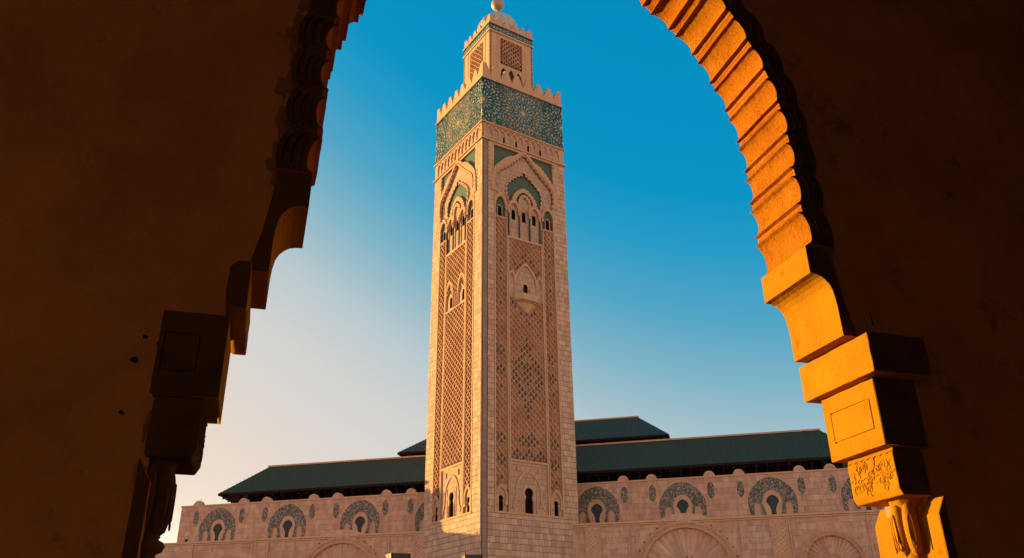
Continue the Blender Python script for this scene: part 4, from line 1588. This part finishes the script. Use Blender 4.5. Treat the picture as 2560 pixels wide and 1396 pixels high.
# plastered wall with the arch opening
hole = []
for a0, a1 in pairs:
    hole += [off(a0, BAND - .09), off(a1, BAND - .09)]
right = [(5.44, -H0), (5.44, 2.20), (5.05, 2.27), (5.05, 2.55), (4.93, 2.66), (4.87, 3.0), (4.80, 3.45)] + [q for q in hole[2:] if q[0] > UC + .05]
opening = right + [(UC, 7.66)] + [(2 * UC - a, z) for a, z in reversed(right)]
wall_poly = [(-10, -H0), (-10, 10.5), (16, 10.5), (16, -H0)] + opening
BAY = 9.6
for i_ in range(-2, 5):
    dx = i_ * BAY
    poly_ = [[(dx - 2.43, -H0), (dx - 2.43, 10.5), (dx + 7.17, 10.5), (dx + 7.17, -H0)] + [(a + dx, z) for a, z in opening]]
    if i_ in (-1, 1, 2, 3):  # bays closed to keep sunlight out of the gallery
        poly_ = [poly_[0][:4]]
    if i_ == 0:
        plate('plaster_wall', poly_, 5.87, 6.36, FA, M_plaster, ARC)
    else:
        o = plate('gallery_front_wall', poly_, 5.87, 6.36, FA, M_plaster, None, kind='structure')
        o.rotation_euler = (0, 0, -PHI)
# patches of lost plaster round the carving, bolt holes, a nail
rp = random.Random(11)


def blob(cx, cz, rx, rz_, d0, d1, m, name, jag=.25):
    pts = []
    for i in range(18):
        t = 2 * math.pi * i / 18
        k_ = 1 + jag * noise.noise(Vector((cx * 9 + math.cos(t) * 1.3, cz * 9 + math.sin(t) * 1.3, 3.1)))
        pts.append((cx + rx * k_ * math.cos(t), cz + rz_ * k_ * math.sin(t)))
    plate(name, [pts], d0, d1, FA, m, ARC)


for i in range(11):
    z = 3.55 + i * .19 + rp.uniform(-.05, .05)
    u0 = 2 * UC - (off((4.56 if z < 4.9 else 4.56 - (z - 4.9) ** 2 * .35, z), BAND)[0]) - rp.uniform(-.02, .03)
    blob(u0, z, rp.uniform(.03, .07), rp.uniform(.08, .15), 5.862 - .001 * (i % 4), 5.88, M_bare, 'bare_patch', 1.1)
for z in (1.45, 1.1, .86):
    blob(-.735 - rp.uniform(0, .02), z, rp.uniform(.02, .04), rp.uniform(.06, .12), 5.863, 5.88, M_bare, 'bare_patch', 1.0)
for u_, z, r_ in ((-.865, 2.07, .014), (-.905, 1.90, .02), (-.925, 1.53, .014), (-.76, 2.03, .02)):
    blob(u_, z, r_ * 1.2, r_, 5.858, 5.88, M_dark, 'bolt_hole', .5)
m_ = MB(FA)
m_.tube([(5.27, 5.86, 2.93), (5.272, 5.855, 2.80)], .007, 6)
m_.build('nail', M_iron, ARC)
# gallery behind the camera
GAL = [('gallery_ceiling', (-21.6, 45.6, -5, 5.86, 8.6, 9.0), M_wood), ('gallery_back_wall', (-21.6, 10.5, -5.4, -5, -H0, 9.6), M_gallery),
       ('gallery_back_wall', (19.5, 45.6, -5.4, -5, -H0, 9.6), M_gallery), ('gallery_back_wall', (10.5, 19.5, -5.4, -5, 8.0, 9.6), M_gallery),
       ('added_passage_ceiling', (10.0, 45, -24, -5.41, 8.2, 8.6), M_gallery), ('added_passage_end_wall', (10.0, 45, -24.4, -24, -H0, 8.6), M_gallery),  # unseen passage added so entering sunlight runs deeper
       ('added_passage_side_wall', (9.6, 10.0, -24, -5.41, -H0, 8.6), M_gallery), ('added_passage_side_wall', (45.0, 45.4, -24, -5.41, -H0, 8.6), M_gallery),
       ('added_passage_floor', (10.0, 45, -24, -5.0, -H0 + .004, -H0 + .06), M_floor),
       ('gallery_end_wall', (-22, -21.63, -5.4, 6.36, -H0, 9.6), M_gallery), ('gallery_floor', (-21.6, 45.6, -5, 6.4, -H0 + .004, -H0 + .06), M_floor),
       ('gallery_far_end_wall', (45.57, 46, -5.4, 6.36, -H0, 9.6), M_gallery), ('added_dark_apron', (-30, 50, 6.6, 22, -H0 + .004, -H0 + .05), M_apron)]  # dark apron added outside to cut bounce onto the undersides
for nm, (a0, a1, b0, b1, c0, c1), m in GAL:
    m_ = MB(FA)
    m_.box(a0, a1, b0, b1, c0, c1)
    o = m_.build(nm, m, kind='structure')
    o.rotation_euler = (0, 0, -PHI)

# ================================================================== LAMP POSTS


def pix(x, y, dist):
    """world point seen at pixel x, y of the photograph at a ground distance"""
    d = _r2 * ((x - 1280) / 2070.95) + _f - _u2 * ((y - 698) / 2070.95)
    k_ = dist / math.hypot(d.x, d.y)
    return Vector((0, 0, H0)) + d * k_


def lamp_post(top, rz, sx, sy, label):
    o = empty('lamp_post', (top.x, top.y, 0), rz, label, 'lamp post', 'square lanterns on posts before the minaret')
    zt = top.z
    m_ = MB()
    m_.lathe([(.16, 0), (.16, .5), (.09, .6), (.08, zt - 1.3)], 0, 0, 12)
    m_.build('post', M_iron, o)
    m_ = MB()
    m_.box(-sx, sx, -sy, sy, zt - 1.3, zt - 1.2)
    m_.box(-sx, sx, -sy, sy, zt - .03, zt)
    for a in (-1, 0, 1):
        for b in (-1, 1):
            m_.box(a * (sx - .03) - .03, a * (sx - .03) + .03, b * (sy - .03) - .03, b * (sy - .03) + .03, zt - 1.2, zt - .03)
            m_.box(b * (sx - .03) - .03, b * (sx - .03) + .03, a * (sy - .03) - .03, a * (sy - .03) + .03, zt - 1.2, zt - .03)
    m_.build('lantern_frame', M_lamp, o)
    for q in ((-sx + .03, -sx + .05, -sy + .07, sy - .07),):
        m_ = MB()
        m_.box(*q, zt - 1.2, zt - .03)
        m_.build('sunlit_pane', M_lamp_sunlit, o)  # only the sunward side is coloured orange, as if lit
    m_ = MB()
    m_.box(-sx + .08, sx - .08, -sy + .02, -sy + .05, zt - 1.2, zt - .03)
    m_.box(-sx + .08, sx - .08, sy - .05, sy - .02, zt - 1.2, zt - .03)
    m_.box(sx - .05, sx - .03, -sy + .07, sy - .07, zt - 1.2, zt - .03)
    m_.build('shaded_pane', M_lamp, o)  # remaining sides coloured dark for shade


lamp_post(pix(995, 1386.5, 40), R(24), .46, .46, 'square lantern left of the minaret with a broad orange lit side')
lamp_post(pix(1180, 1389.5, 62), R(14), .64, .64, 'square lantern at the foot of the minaret near its corner')

p_ = pix(475, 1351, 200)
FLD = empty('floodlight', (MOS.matrix_world @ Vector((0, 0, 0))), 0, 'small dark floodlight on the mosque ledge at the far left end', 'floodlight')
FLD.location = cl + df * -60.3 + Vector((0, 0, 27.03 + H0))
FLD.rotation_euler = (0, 0, math.atan2(df.y, df.x))
m_ = MB()
m_.box(-.35, .35, -.05, .35, .25, .75)
m_.build('housing', M_iron, FLD, bevel=.03)
m_ = MB()
m_.box(-.25, .25, .05, .25, 0, .26)
m_.build('bracket', M_iron, FLD)
